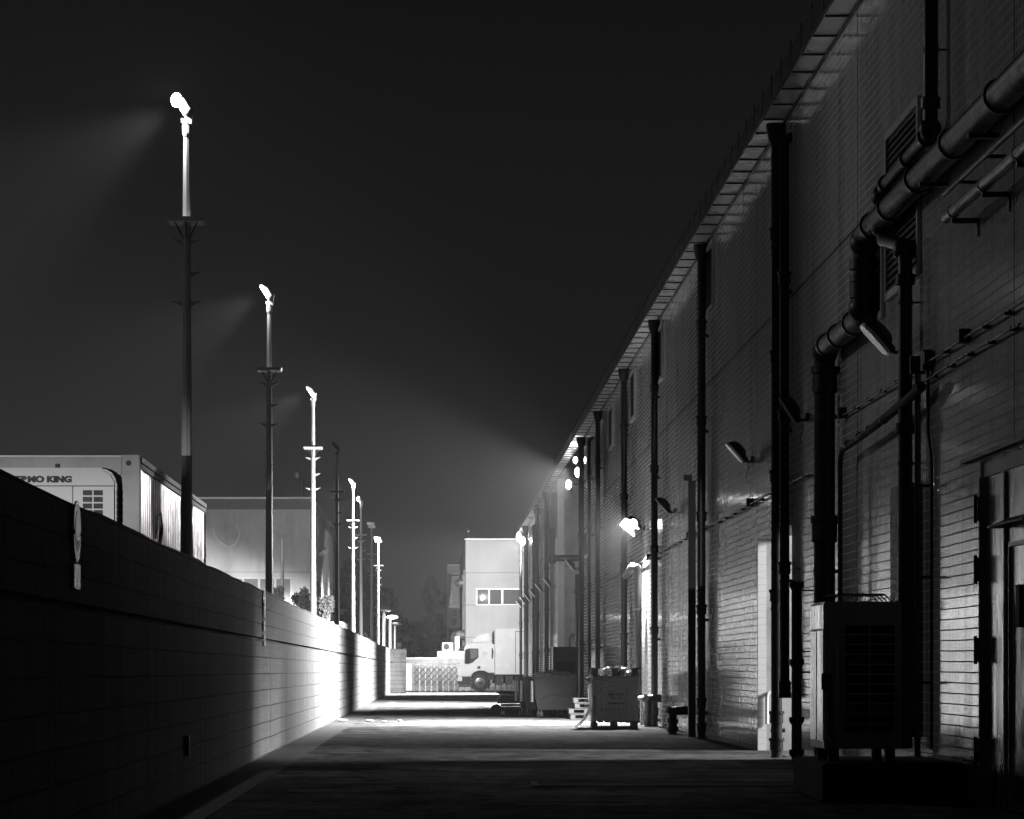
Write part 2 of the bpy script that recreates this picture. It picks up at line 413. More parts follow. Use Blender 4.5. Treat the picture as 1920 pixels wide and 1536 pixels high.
b.build('roof', M['band'], wh)
# bay: back wall and bare concrete return facing the camera
b = MB(); b.box(7.6, 7.9, B0 - .3, B1 + .3, 0, TOP); b.box(WX + TH + .002, 7.6, B0 - .3, B0, 0, TOP)
b.build('bay_wall', M['concrete'], wh)
b = MB(); b.box(WX + .30, 7.598, B1 - .06, B1 + .3, 0, TOP - .9); b.box(WX + .30, 7.598, B1 - .20, B1 + .3, TOP - .898, TOP)
b.build('concrete_return', M['concrete'], wh)
b = MB(); b.box(WX - .004, WX + .30, B1 - .1, B1 - .001, 0, TOP); b.build('tiled_corner', mat('white corner tile', .7, .3, var=.1), wh)
# doorway jamb: tile then concrete, both turned towards the camera
b = MB(); b.box(WX + .003, WX + .14, G1 - .05, G1 - .002, .002, GH); b.build('tiled_jamb', panel_material('white jamb tile', .78, .1115, stain=.05, jw=.007), wh)
b = MB(); b.box(WX + .142, WX + TH + .3, G1 - .04, G1 + .06, .002, GH); b.build('concrete_jamb', M['concrete'], wh)
MB().tube([(WX + .30, G1 - .06, 1.02), (WX + .17, G1 - .10, .97), (WX + .15, G1 - .10, .9), (WX + .15, G1 - .10, .45)], .03, 10).build('spout_pipe', M['white_paint'], wh, True)
# hall floor partition so that only the doorway lets light out
for y in (44.0, 57.0): box(WX + TH + .01, 20, y, y + .2, 0, TOP).build('inner_wall', M['low_wall'], wh)
# eaves
b = MB(); b.box(WX - .345, WX - .002, 12, 198.3, TOP - .03, TOP); b.build('soffit', M['soffit'], wh)
b = MB(); b.box(WX - .37, WX - .346, 12, 198.3, TOP - .04, TOP + .02)
b.box(WX - .03, WX - .003, 12, 198.3, TOP - .075, TOP - .031); b.build('eave_rail', M['dark_metal'], wh)
b = MB(); y = 13.0
while y < 198: b.box(WX - .345, WX - .031, y, y + .045, TOP - .052, TOP - .031); y += 1.3
b.build('eave_bracket', M['dark_metal'], wh)['kind'] = 'stuff'
b = MB(); y = 13.0
while y < 198: b.box(WX - .368, WX - .352, y, y + .02, TOP + .021, TOP + .40); y += 1.3
b.build('eave_spike', M['dark_metal'], wh)['kind'] = 'stuff'
b = MB()
for k in range(5): b.box(WX - .362, WX - .358, 12, 198, TOP + .07 + k * .05, TOP + .10 + k * .05)
b.build('eave_mesh', M['dark_metal'], wh)
# louvred vents
def louvre(y0, y1, z0, z1, n):
    fr = MB(); t = .09; X0, X1 = WX - .05, WX - .002
    fr.box(X0, X1, y0, y1, z0, z0 + t); fr.box(X0, X1, y0, y1, z1 - t, z1)
    fr.box(X0, X1, y0, y0 + t, z0 + t, z1 - t); fr.box(X0, X1, y1 - t, y1, z0 + t, z1 - t)
    f = fr.build('vent_frame', M['dirty_white'], wh)
    s = MB(); s.box(WX - .012, WX - .004, y0 + t, y1 - t, z0 + t, z1 - t); s.build('vent_backing', M['black'], f)
    s = MB(); hh = (z1 - z0 - 2 * t) / n
    for i in range(n):
        za = z0 + t + hh * i
        s.add([(WX - .045, y0 + t, za), (WX - .045, y1 - t, za), (WX - .018, y1 - t, za + hh * .6), (WX - .018, y0 + t, za + hh * .6)], [(0, 1, 2, 3)])
    s.build('vent_slats', M['tin'], f)
for (pa, pb, z0, z1) in ((1728, 1666, 5.75, 7.75), (1660, 1617, 5.6, 7.0), (1340, 1324, 8.4, 9.72), (1244, 1236, 8.3, 9.6), (1192, 1183, 8.2, 9.55), (1150, 1142, 8.2, 9.5), (1104, 1097, 5.4, 6.4)):
    louvre(DX(pa, WX), DX(pb, WX), z0, z1, 22)
# stainless double door
dr = MB(); dr.box(WX + .05, WX + .10, D0, D1 - .06, .02, DH - .16).build('steel_door', M['steel'], wh)
sd = bpy.data.objects['steel_door']
MB().box(WX + .03, WX + .12, D0, D1 - .001, DH - .158, DH - .002).build('door_head', M['dirty_white'], sd)
MB().box(WX - .02, WX + .12, D1 - .04, D1 - .001, .0, DH - .16).build('door_frame', M['dirty_white'], sd)
for z in (2.95, 2.35, 1.55, .55):
    MB().box(WX - .03, WX + .01, D1 - .03, D1 + .02, z - .12, z + .12).tube([(WX - .05, D1 + .0, z - .14), (WX - .05, D1 + .0, z + .14)], .018, 8).build('hinge', M['black'], sd)
MB().box(WX + .02, WX + .049, 30.55, 30.6, .02, DH - .17).box(WX + .02, WX + .049, 30.3, 30.33, .02, 2.55).box(WX + .02, WX + .049, 29.0, 30.3, 2.52, 2.56).build('door_rib', M['tin'], sd)
MB().prism([(WX + .049, 2.80), (WX - .16, 2.72), (WX - .16, 2.70), (WX + .049, 2.70)], 28.6, 30.45, 'Y').build('door_canopy', M['dark_metal'], sd)
MB().box(WX + .02, WX + .049, 29.75, 29.95, 1.75, 2.15).build('door_latch', M['black'], sd)
MB().box(WX - .06, WX + .0, 27.0, 32.6, DH + .03, DH + .07).build('door_drip', M['dark_metal'], sd)
# rooftop box at the far end
MB().box(5.5, 7.2, 150, 170, TOP + .21, TOP + .95).build('rooftop_housing', M['low_wall'], wh)

# ---------------------------------------------------------------- downpipes
def downpipe(name, label, X, Y, r, ztop, zbot=0., collars=None, hopper=False, elbow=False, material='iron', n=14, group='downpipes up the tiled wall', brackets=True):
    t = thing(name, label, 'pipe', (X, Y, 0), group)
    pts = [(0, 0, zbot), (0, 0, ztop)]
    if elbow: pts = [(0, 0, zbot), (0, 0, ztop - .12), (.03, 0, ztop - .04), (.09, 0, ztop), (WX - X, 0, ztop)]
    MB().tube(pts, r, n).build('shaft', M[material], t, True)
    z = collars if collars else [.35 + 1.95 * k for k in range(int((ztop - zbot) / 1.95) + 1) if zbot + .35 + 1.95 * k < ztop - .2]
    for q in z:
        MB().tube([(0, 0, q - .09), (0, 0, q - .085), (0, 0, q + .05), (0, 0, q + .055), (0, 0, q + .10)], [r * 1.05, r * 1.22, r * 1.22, r * 1.42, r * 1.42], n).build('collar', M[material], t, True)
        if brackets:
            MB().tube([(0, 0, q - .2), (WX - X, 0, q - .2)], .014, 6).tube([(0, 0, q - .225), (0, 0, q - .175)], r * 1.1, n).tube([(WX - X - .05, 0, q - .2), (WX - X, 0, q - .2)], .035, 6).build('bracket', M['dark_metal'], t)
    if hopper:
        MB().tube([(0, 0, ztop - .35), (0, 0, ztop - .22), (0, 0, ztop - .05), (0, 0, ztop)], [r * 1.1, r * 1.6, r * 1.9, r * 1.9], n).build('hopper', M[material], t, True)
    return t
XP = 5.27
EV = TOP - .09
downpipe('downpipe', '', XP, 49.56, .085, EV, collars=[.2, .62, 2.5, 4.35, 6.2, 8.1], hopper=True)['label'] = 'tall black downpipe just right of the bright doorway jamb'
t = downpipe('downpipe', 'slimmer black downpipe beside the one at the bright jamb, ending at a wheel valve', 5.29, 48.6, .075, 9.45, 1.12, collars=[2.9, 5.2, 7.3], elbow=True)
wv = MB()
for q in range(16):
    a, b_ = 2 * math.pi * q / 16, 2 * math.pi * (q + 1) / 16
    wv.tube([(.13 + .085 * math.cos(a), -.09, 1.08 + .085 * math.sin(a)), (.13 + .085 * math.cos(b_), -.09, 1.08 + .085 * math.sin(b_))], .012, 6)
wv.tube([(.045, -.09, 1.08), (.215, -.09, 1.08)], .009, 6).tube([(.13, -.09, .995), (.13, -.09, 1.165)], .009, 6).tube([(.13, -.1, 1.08), (.13, .0, 1.08)], .02, 8)
wv.build('valve_wheel', M['iron'], t, True)
MB().box(-.1, .2, -.06, .06, .93, 1.02).box(-.09, .09, -.07, .07, 1.0, 1.2).build('valve_body', M['iron'], t, bevel=.015)
downpipe('downpipe', 'black downpipe standing beside the dark square duct, with a louvred vent at its top', XP, 63.6, .083, EV, collars=[.2, .7, 2.55, 4.4, 6.3, 8.2], hopper=True)
downpipe('downpipe', 'black downpipe between the burning wall flood and the unlit one with a hanging cable', XP, 77.3, .085, EV, hopper=True)
downpipe('downpipe', 'downpipe just left of the burning wall flood, its foot hidden by the pallet box', XP, 89.8, .09, EV, hopper=True)
downpipe('downpipe', 'downpipe rising behind the left half of the pallet box', XP, 104.4, .08, EV, hopper=True)
downpipe('downpipe', 'slim downpipe with a bent top behind the left edge of the pallet box', XP, 110.2, .06, 9.35, elbow=True)
downpipe('downpipe', 'black downpipe at the near edge of the recessed concrete bay', XP, 116.2, .10, EV, hopper=True)
downpipe('downpipe', 'short thick black pipe against the near edge of the concrete bay', 5.25, 118.6, .11, 4.9, elbow=False)
far = [(1025, .115, EV, 1, 'downpipe just beyond the concrete bay, widest of the far row'), (1007, .11, EV, 1, 'second downpipe beyond the concrete bay, with a hopper'),
       (1000.6, .085, 9.2, 0, 'slim bent-top downpipe in the far row of the tiled wall'), (986.5, .13, EV, 1, 'dark downpipe in front of the bright gap at the far wall end'),
       (976.5, .09, EV, 1, 'farthest downpipe, at the very end of the tiled wall')]
for px, r, zt, hp, lb in far:
    downpipe('downpipe', lb, XP, DX(px, XP), r, zt, hopper=bool(hp), elbow=not hp, n=10)
# square duct
t = thing('square_duct', 'dark square duct standing just left of a downpipe, turned to the wall at its top', 'duct', (5.19, 65, 0))
MB().box(-.075, .075, -.06, .06, 0.0, 5.2).build('duct_shaft', M['dark_metal'], t)
MB().box(-.17, .0, -.08, .08, 5.2, 5.32).build('duct_cap', M['dark_metal'], t)
# pale pipe with elbow by the box
t = thing('bent_pipe', 'grey pipe hooked over at its top, below the burning wall flood', 'pipe', (5.2, 82.5, 0))
MB().tube([(0, 0, 0), (0, 0, 3.92), (-.02, 0, 4.0), (-.12, 0.3, 4.04), (-.12, 2.9, 3.9), (-.12, 3.3, 3.88)], .1, 14).build('shaft', M['grey_pipe'], t, True)
for z in (1.3, 2.9): MB().tube([(0, 0, z), (0, 0, z + .05)], .115, 14).build('collar', M['tin'], t, True)
# stub pipes
def stub(px, X, h, label):
    Y = DX(px, X); t = thing('stub_pipe', label, 'pipe', (X, Y, 0), 'low pipe stubs at the wall foot')
    MB().tube([(0, 0, 0), (0, 0, h * .8), (.04, 0, h * .93), (WX - X, 0, h * .95)], .1, 12).build('shaft', M['iron'], t, True)
    for z in (.04, h * .42): MB().tube([(0, 0, z), (0, 0, z + .1)], .13, 12).build('collar', M['iron'], t, True)
    MB().tube([(-.05, 0, h * .78), (.02, 0, h * 1.02)], .12, 8).build('cap', M['iron'], t)
stub(1216, 5.1, .72, 'low black pipe stub in front of the downpipe, beside the pallet box')
stub(1261, 5.05, .52, 'low black bent pipe stub alone at the wall foot, nearest the square duct')
t = thing('standpipe', 'pale standpipe with a round tap head right of the pallet box', 'tap', (5.1, 79.5, 0))
MB().tube([(0, 0, 0), (0, 0, .62)], .035, 10).build('shaft', M['tin'], t, True)
MB().blob((0, 0, .66), .14, .12, .06, j=.03).build('tap_head', M['tin'], t, True)
# short vent pipe near the doorway
t = thing('vent_pipe', 'short black vent pipe with a wire cap left of the condenser unit', 'pipe', (5.18, 46.0, 0))
MB().tube([(0, 0, 0), (0, 0, 2.62)], .075, 14).build('shaft', M['iron'], t, True)
for z in (.15, .62, 1.45, 2.56): MB().tube([(0, 0, z - .05), (0, 0, z), (0, 0, z + .06)], [.08, .11, .11], 14).build('collar', M['iron'], t, True)
cg = MB()
for k in range(3):
    a = k * math.pi / 3
    cg.tube([(.11 * math.cos(a) * math.cos(q), .11 * math.sin(a) * math.cos(q), 2.72 + .1 * math.sin(q)) for q in [i * math.pi / 8 for i in range(17)]], .004, 5)
cg.build('wire_cap', M['dark_metal'], t)
for z in (2.5, 1.62, 1.32): MB().tube([(0, 0, z), (WX - 5.18, 0, z)], .013, 6).build('bracket', M['dark_metal'], t)

# ---------------------------------------------------------------- big lagged pipes near the camera
def collar_h(mb, p, d, r, w_=.05):
    p = Vector(p); d = Vector(d).normalized()
    mb.tube([p - d * w_, p - d * w_ * .9, p + d * w_ * .9, p + d * w_], [r * .98, r * 1.12, r * 1.12, r * .98], 18)
X1 = 4.9; r1 = .135
t = thing('lagged_pipe', 'thick black lagged pipe stepping up from behind the condenser and away overhead', 'pipe', (X1, 40.4, 0))
bp = [(0, 0, .1), (0, 0, 5.28), (0, -.04, 5.37), (0, -.14, 5.42), (0, -3.55, 5.42), (0, -3.68, 5.45), (0, -3.75, 5.55), (0, -3.75, 6.15), (0, -3.8, 6.28), (0, -3.92, 6.34), (0, -20, 6.34)]
MB().tube(bp, r1, 20).build('shaft', M['foil'], t, True)
for z in (1.9, 4.98, 3.1):
    MB().tube([(0, 0, z - .14), (0, 0, z - .12), (0, 0, z + .1), (0, 0, z + .12), (0, 0, z + .2)], [r1 * 1.05, r1 * 1.2, r1 * 1.2, r1 * 1.33, r1 * 1.33], 20).build('collar', M['iron'], t, True)
for z in (4.55, 2.6):
    MB().tube([(0, 0, z - .03), (0, 0, z + .03)], r1 * 1.05, 16).tube([(0, 0, z), (WX - X1, 0, z)], .022, 8).tube([(WX - X1 - .05, 0, z), (WX - X1, 0, z)], .05, 8).build('bracket', M['iron'], t)
for y in (-.4, -1.5, -2.9):
    m_ = MB(); collar_h(m_, (0, y, 5.42), (0, 1, 0), r1 * 1.03, .03); m_.build('collar', M['foil'], t, True)
for y in (-4.5, -5.9, -7.9, -10.1, -12.6):
    m_ = MB(); collar_h(m_, (0, y, 6.34), (0, 1, 0), r1 * 1.04, .03); m_.build('collar', M['foil'], t, True)
for q in ((0, -3.75, 5.72), (0, -3.75, 6.0)):
    m_ = MB(); collar_h(m_, q, (0, 0, 1), r1 * 1.15, .07); m_.build('collar', M['iron'], t, True)
for y in (-8.6, -11.5):
    MB().box(-.1, WX - X1, y - .03, y + .03, 6.34 - r1 - .05, 6.34 - r1 - .005).box(WX - X1 - .05, WX - X1, y - .03, y + .03, 5.95, 6.34 - r1 - .05).build('bracket', M['dark_metal'], t)
for q, k in (((0, -.04, 5.36), 1.22), ((0, -3.68, 5.50), 1.3), ((0, -3.78, 6.24), 1.3)):
    MB().blob(q, r1 * k, r1 * k, r1 * k, n=20, m=12, j=0).build('elbow', M['iron'], t, True)
for z in (5.66, 5.84, 6.02):
    m_ = MB(); collar_h(m_, (0, -3.75, z), (0, 0, 1), r1 * 1.12, .05); m_.build('collar', M['iron'], t, True)
t.scale = (1.063,) * 3; t.location = (5.21, 42.95, -.085)
X2 = 5.1; r2 = .078
t = thing('drain_stack', 'black drain pipe dropping from the roof, kinked across the lagged pipe, down behind the condenser', 'pipe', (X2, 33.0, 0))
ob = 36.6 - 33; yb = 34.8 - 33
MB().tube([(0, 0, TOP + .4), (0, 0, 7.06), (0, .06, 6.94), (0, .18, 6.9), (0, ob - .25, 6.86), (0, ob - .08, 6.8), (0, ob, 6.68), (0, ob, 6.4), (0, ob - .1, 6.25), (0, yb + .3, 6.02), (0, yb + .08, 5.9), (0, yb, 5.75), (0, yb, .5)], r2, 16).build('shaft', M['iron'], t, True)
for q, d in (((0, 0, 7.2), (0, 0, 1)), ((0, .3, 6.9), (0, 1, 0)), ((0, 1.6, 6.88), (0, 1, 0)), ((0, ob - .35, 6.86), (0, 1, 0)), ((0, ob, 6.55), (0, 0, 1)), ((0, yb, 5.6), (0, 0, 1)), ((0, yb, 3.98), (0, 0, 1)), ((0, yb, 2.05), (0, 0, 1)), ((0, 0, 8.6), (0, 0, 1))):
    m_ = MB(); collar_h(m_, q, d, r2 * 1.2, .06); m_.build('collar', M['iron'], t, True)
for y, z in ((0, 7.75), (yb, 5.35), (yb, 3.6)):
    MB().tube([(0, y, z - .025), (0, y, z + .025)], r2 * 1.08, 14).tube([(0, y, z), (WX - X2, y, z)], .012, 6).build('bracket', M['dark_metal'], t)
for q, k in (((0, .05, 6.95), 1.5), ((0, ob - .04, 6.76), 1.75), ((0, ob - .04, 6.42), 1.7), ((0, yb + .1, 5.93), 1.6)):
    MB().blob(q, r2 * k, r2 * k, r2 * k, n=16, m=10, j=.04).build('elbow', M['iron'], t, True)
t.scale = (1.027,) * 3; t.location = (5.24, 33.9, -.036)
# thin horizontal tubes
t = thing('capped_tube', 'thick grey tube with a domed end cap running to the right edge', 'pipe', (5.15, 32.3, 5.92))
MB().tube([(0, .06, 0), (0, .03, 0), (0, 0, 0), (0, -12, 0)], [.02, .05, .062, .062], 16).build('shaft', M['grey_pipe'], t, True)
for y in (-.45, -2.2, -4): m_ = MB(); collar_h(m_, (0, y, 0), (0, 1, 0), .063, .015); m_.build('collar', M['tin'], t, True); MB().box(-.02, WX - 5.15, y - .03, y + .03, -.12, -.07).box(WX - 5.17, WX - 5.15, y - .03, y + .03, -.25, -.07).build('bracket', M['dark_metal'], t)
t = thing('thin_tube', 'thin grey tube running above the domed-end tube', 'pipe', (5.18, 32.7, 6.2))
MB().tube([(0, 0, 0), (0, -12, 0)], .024, 10).build('shaft', M['grey_pipe'], t, True)
for y in (-1.0, -2.6): m_ = MB(); collar_h(m_, (0, y, 0), (0, 1, 0), .025, .015); m_.build('collar', M['tin'], t, True); MB().box(0, WX - 5.18, y - .02, y + .02, -.03, .0).build('bracket', M['dark_metal'], t)
# conduits with clips and junction boxes
def conduit(label, Ya, Yb, z, boxes, clip=1.2, r=.014):
    t = thing('cable_conduit', label, 'conduit', (WX - .06, Ya, z), 'cable conduits along the tiled wall')
    MB().tube([(0, 0, 0), (0, (Yb - Ya) * .33, .015), (0, (Yb - Ya) * .66, -.012), (0, Yb - Ya, 0)], r, 8).build('tube', M['grey_pipe'], t, True)
    y = .4
    while y < Yb - Ya: box(-.018, .058, y - .02, y + .02, -.02, .02).build('clip', M['grey_pipe'], t); y += clip
    for yb_ in boxes: MB().box(-.05, .058, yb_ - Ya - .08, yb_ - Ya + .08, -.03, .11).build('junction_box', M['dark_metal'], t)
    return t
conduit('upper conduit from the right edge to its junction box left of the drain pipe', 26, DX(1578, 5.34), 4.70, (DX(1805, 5.34), DX(1740, 5.34), DX(1578, 5.34)))
conduit('second conduit just under the upper one, ending at a small bracket', 29.3, DX(1662, 5.34), 4.52, ())
conduit('long lower conduit with square boxes running from behind the lagged pipe to the far bay', DX(1540, 5.34), 116, 4.17, (DX(1405, 5.34), DX(1291, 5.34), DX(1216, 5.34), DX(1165, 5.34)), 1.6)
t = thing('foil_hose', 'lagged hose climbing from the condenser and bending right along the wall', 'hose', (5.2, 41.2, 0))
MB().tube([(0, 0, .8), (0, 0, 4.0), (0, -.08, 4.12), (0, -.25, 4.17), (0, -2.4, 4.22), (0, -5.6, 4.32), (0.05, -6.6, 4.42)], [.032, .032, .034, .038, .045, .055, .055], 10).build('hose', M['rubber'], t, True)
for y in (-.8, -1.9, -2.8, -4): m_ = MB(); collar_h(m_, (0, y, 4.19 + .006 * -y * 3), (0, 1, 0), .05, .02); m_.build('clamp', M['tin'], t, True)
t = thing('riser_cables', 'twin riser tubes between the drain pipe and the bent conduit', 'conduit', (5.25, 0, 0))
MB().tube([(.05, 35.3, .4), (.05, 35.3, 3.2), (.06, 35.35, 4.7)], .025, 8).build('shaft', M['dark_metal'], t, True)
MB().tube([(.05, 35.1, .4), (.05, 35.1, 4.6)], .014, 8).build('riser_tube', M['grey_pipe'], t, True)
MB().box(-.02, .14, 35.3, 35.36, 4.62, 4.82).build('junction_box', M['dark_metal'], t)
t = thing('bent_conduit', 'slim conduit dropping from a junction box with a kink, right of the risers', 'conduit', (5.34, 0, 0))
MB().tube([(.02, 34.88, 4.62), (.02, 34.88, 3.95), (.02, 34.68, 3.7), (.02, 34.62, 3.5), (.02, 34.62, .5)], .018, 8).build('tube', M['dark_metal'], t, True)
MB().box(-.05, .05, 34.8, 34.96, 4.62, 4.84).build('junction_box', M['grey_pipe'], t)
for z in (3.35, 2.35, 1.2): MB().box(-.12, .05, 34.9, 34.94, z, z + .03).build('bracket', M['black'], t)
t = thing('wall_cabinet', 'narrow dark cabinet on the wall behind the drain pipe', 'cabinet', (5.15, 35.2, 0))
MB().box(0.1, .24, .7, 1.8, .6, 3.46).build('cabinet_body', M['dark_metal'], t, bevel=.01)
MB().box(.09, .099, .76, 1.74, .7, 3.36).build('cabinet_door', M['dark_metal'], t)

# ---------------------------------------------------------------- condenser unit on its plinth
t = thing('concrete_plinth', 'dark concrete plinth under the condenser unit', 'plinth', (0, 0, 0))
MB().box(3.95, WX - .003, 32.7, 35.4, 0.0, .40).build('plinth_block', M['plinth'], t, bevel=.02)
t = thing('condenser_unit', 'tall white condenser unit with a dark gridded side standing by the wall', 'air conditioner', (4.0, 33.0, .40))
W_, L_, H_ = .80, 1.22, 1.66
MB().box(0, W_, 0, L_, .14, H_).build('casing', mat('casing enamel', .6, .35, var=.12, scale=2), t, bevel=.012)
MB().box(.20, W_ - .07, -.012, -.001, .30, 1.42).build('grille_recess', M['black'], t)
gr = MB()
for i in range(12): gr.box(.20, W_ - .07, -.022, -.013, .30 + i * .1018 - .006, .30 + i * .1018 + .006)
for x in (.20, .465, W_ - .07): gr.box(x - .006, x + .006, -.03, -.023, .30, 1.42)
gr.box(.11, .15, -.02, -.001, .3, 1.3)
gr.build('grille', mat('grille enamel', .8, .4, var=.12), t)
sp = MB()
sp.box(-.008, -.001, .06, .56, .22, 1.36); sp.box(-.008, -.001, .66, 1.16, .22, 1.36); sp.box(-.006, -.001, .03, 1.19, 1.38, 1.63)
sp.build('side_panel', M['steel'], t, bevel=.003)
fn = MB()
for i in range(22):
    x = .12 + i * (W_ - .24) / 21; fn.tube([(x, .08, H_), (x, .16, H_ + .075), (x, L_ - .16, H_ + .075), (x, L_ - .08, H_)], .0025, 4)
for y in (.16, .45, .75, L_ - .16): fn.tube([(.08, y, H_), (.16, y, H_ + .08), (W_ - .16, y, H_ + .08), (W_ - .08, y, H_)], .007, 5)
fn.build('fan_guard', M['black'], t)
for x in (.06, W_ - .16):
    for y in (.06, L_ - .16): MB().box(x, x + .1, y, y + .1, 0, .14).build('foot', M['black'], t)
MB().box(-.03, .07, -.03, -.013, .75, .92).build('lock_box', M['dark_metal'], t)
MB().tube([(.06, -.025, .75), (.06, -.03, .3), (.12, -.03, .2)], .013, 6).build('cable', M['rubber'], t, True)

# ---------------------------------------------------------------- wall floods
def flood(label, px, py, X=WX - .02, lit=None, tilt=48, s=1.0, Y=None, yaw=0, power=0, cone=125, aim=(-1, 0.05, -.55), wire=True, blend=.3, lens=None):
    """head seen side-on: flat glass facing the alley, bowl behind, arm to the wall"""
    Y = Y or DX(px, X); z = EYE + (VY - py) * Y / F
    t = thing('wall_flood', label, 'floodlight', (X, Y, z), 'floodlights on arms along the tiled wall', yaw)
    c = Vector((-.30 * s, 0, .10 * s)); a = R(tilt)
    u = Vector((math.cos(a), 0, -math.sin(a))); n = Vector((math.sin(a), 0, math.cos(a)))   # u runs down the glass, n points to the back
    def lf(ou, ov, on): return c + u * ou + Vector((0, ov, 0)) + n * on
    def loft(rings, name, m, par=None, sm=True):
        mb = MB(); N = len(rings[0]); vs = [v for r_ in rings for v in r_]
        fs = [(i * N + q, i * N + (q + 1) % N, (i + 1) * N + (q + 1) % N, (i + 1) * N + q) for i in range(len(rings) - 1) for q in range(N)]
        fs += [tuple(range(N))[::-1], tuple((len(rings) - 1) * N + q for q in range(N))]
        mb.add(vs, fs); return mb.build(name, m, par or t, sm)
    def rr(w0, w1, hgt, on, off=0):
        pts = []
        for q in range(16):
            b_ = 2 * math.pi * q / 16; cx, sy = math.cos(b_), math.sin(b_)
            cx = math.copysign(abs(cx) ** .6, cx); sy = math.copysign(abs(sy) ** .6, sy)
            pts.append(lf((off + w0 * cx) * s, hgt * sy * s, on * s))
        return pts
    loft([rr(.225, 0, .19, 0), rr(.23, 0, .195, .012), rr(.23, 0, .195, .028)], 'rim', M['white_paint'])
    loft([rr(.205, 0, .17, -.008), rr(.205, 0, .17, -.002)], 'glass', lens or (M['sign'] if not lit else M['lit_soft']))
    loft([rr(.215, 0, .18, .03), rr(.19, 0, .16, .09, -.01), rr(.14, 0, .12, .15, -.01), rr(.08, 0, .07, .18, 0)], 'housing', M['black'])
    loft([rr(.09, 0, .10, .03, .14), rr(.085, 0, .08, .09, .16), rr(.05, 0, .06, .115, .17)], 'gear_box', M['black'])
    MB().tube([lf(.2 * s, 0, .05 * s), (-.06 * s, 0, -.04), (0.02, 0, 0)], .02, 8).box(-.02, .02, -.05, .05, -.06, .06).build('arm', M['dark_metal'], t)
    if wire:
        MB().tube([(-.07, 0, -.05), (-.06, 0, -.16), (-.1, 0, -.28), (-.09, 0, -.36), (-.05, 0, -.40), (.0, 0, -.40)], .006, 6).build('cable', M['rubber'], t, True)
    if power:
        p_ = lf(0, -.40, -.10)
        lo = light('lamp_light', t, lf(0, 0, -.03), power, kind='AREA', aim=aim)
        lo.data.shape = 'DISK'; lo.data.size = .22
        bd = MB(); q_ = [lf(-.24, .21, .0), lf(.24, .21, .0), lf(.24, .23, -.21), lf(-.24, .23, -.21)]; bd.add(q_ + [p + Vector((0, .008, 0)) for p in q_], [(0, 1, 2, 3), (7, 6, 5, 4), (0, 4, 5, 1), (1, 5, 6, 2), (2, 6, 7, 3), (3, 7, 4, 0)]).build('added_flap', M['black'], t)  # unseen flap added to keep this light off the bins
    return t
flood('unlit wall flood beside the drain pipe, its pale glass edge brightest and nearest', 1690, 655, tilt=48, wire=False, s=1.05)
flood('unlit wall flood with a hanging cable, left of the lagged pipe', 1514, 783, tilt=58, yaw=R(-12))
flood('unlit wall flood alone on the open stretch of tiles, between two downpipes', 1410, 862)
flood('unlit wall flood just right of the downpipe next to the burning flood', 1265, 958, tilt=50, yaw=R(-10))
L1 = flood('burning wall flood glaring white beside a downpipe', 1208, 990, lit=True, tilt=40, power=P['wall_flood'], cone=150, aim=(-1, -.02, -.42), blend=.35)
# glowing blob added past the rim, standing in for the lamp's glare
MB().blob((-.30, -.27, .09), .11, .06, .13, n=22, m=14, j=.0).build('bulb', M['lit_flood'], L1, True)
for px, py, lb in ((1084, 1066, 'unlit dark flood on the near edge of the concrete bay'), (1038, 1098, 'unlit flood on the corner just beyond the concrete bay'), (1021, 1107, 'unlit flood, first of the slanted far row past the bay corner'),
                   (1009, 1117, 'unlit flood, second of the slanted far row, crossing a downpipe'), (998, 1124, 'unlit flood, third of the slanted far row'), (990, 1131, 'unlit flood, fourth of the slanted far row'), (982, 1137, 'unlit flood at the very end of the tiled wall')):
    flood(lb, px, py, tilt=52, s=1.15, wire=False)
# ---------------------------------------------------------------- lamps of the bay and the wall end
def bulkhead(label, X, Y, z, power, aim, cone=150, r=.16, long=1.6, blend=.4, m='lit', glare=0):
    t = thing('bulkhead_lamp', label, 'lamp', (X, Y, z), 'burning lamps high on the far wall')
    MB().blob((0, 0, 0), r, r, r * long, n=14, m=10, j=0).build('bulb', M[m], t, True)
    MB().box(r * .6, r + .25, -.03, .03, -.03, .03).box(r * .3, r, -.06, .06, -r * long - .08, -r * long * .5).build('arm', M['dark_metal'], t)
    if power: light('lamp_light', t, (-r - .1, 0, 0), power, aim=aim, cone=cone, blend=blend, size=.15)
    if glare: light('glare_light', t, (-r - .1, -r - .1, 0), glare, kind='POINT', size=.12)
    return t
bulkhead('burning lamp in the concrete bay, higher and nearer of the two', 5.57, 126, 9.15, P['bay'], (-1, 0, -.58), 130, r=.12)
bulkhead('burning lamp in the concrete bay, lower and farther of the two', 5.42, 131.0, 8.95, P['bay_near'], (-10.2, -86, -4.6), 5.5, r=.12, blend=1)
bulkhead('burning lamp under the eaves at the near mouth of the bay', 5.2, 119.6, 9.2, 900, (-.4, .6, .6), 150, r=.08)
bulkhead('burning lamp at the far end of the tiled wall, right of two', 5.02, 186.0, 8.85, P['end'], (-1, -.08, -.90), 114, r=.16)
bulkhead('burning lamp at the far end of the tiled wall, beside the white office', 5.02, 194.5, 9.45, P['facade'], (-.12, 1, -.14), 42, r=.15, long=2.0)
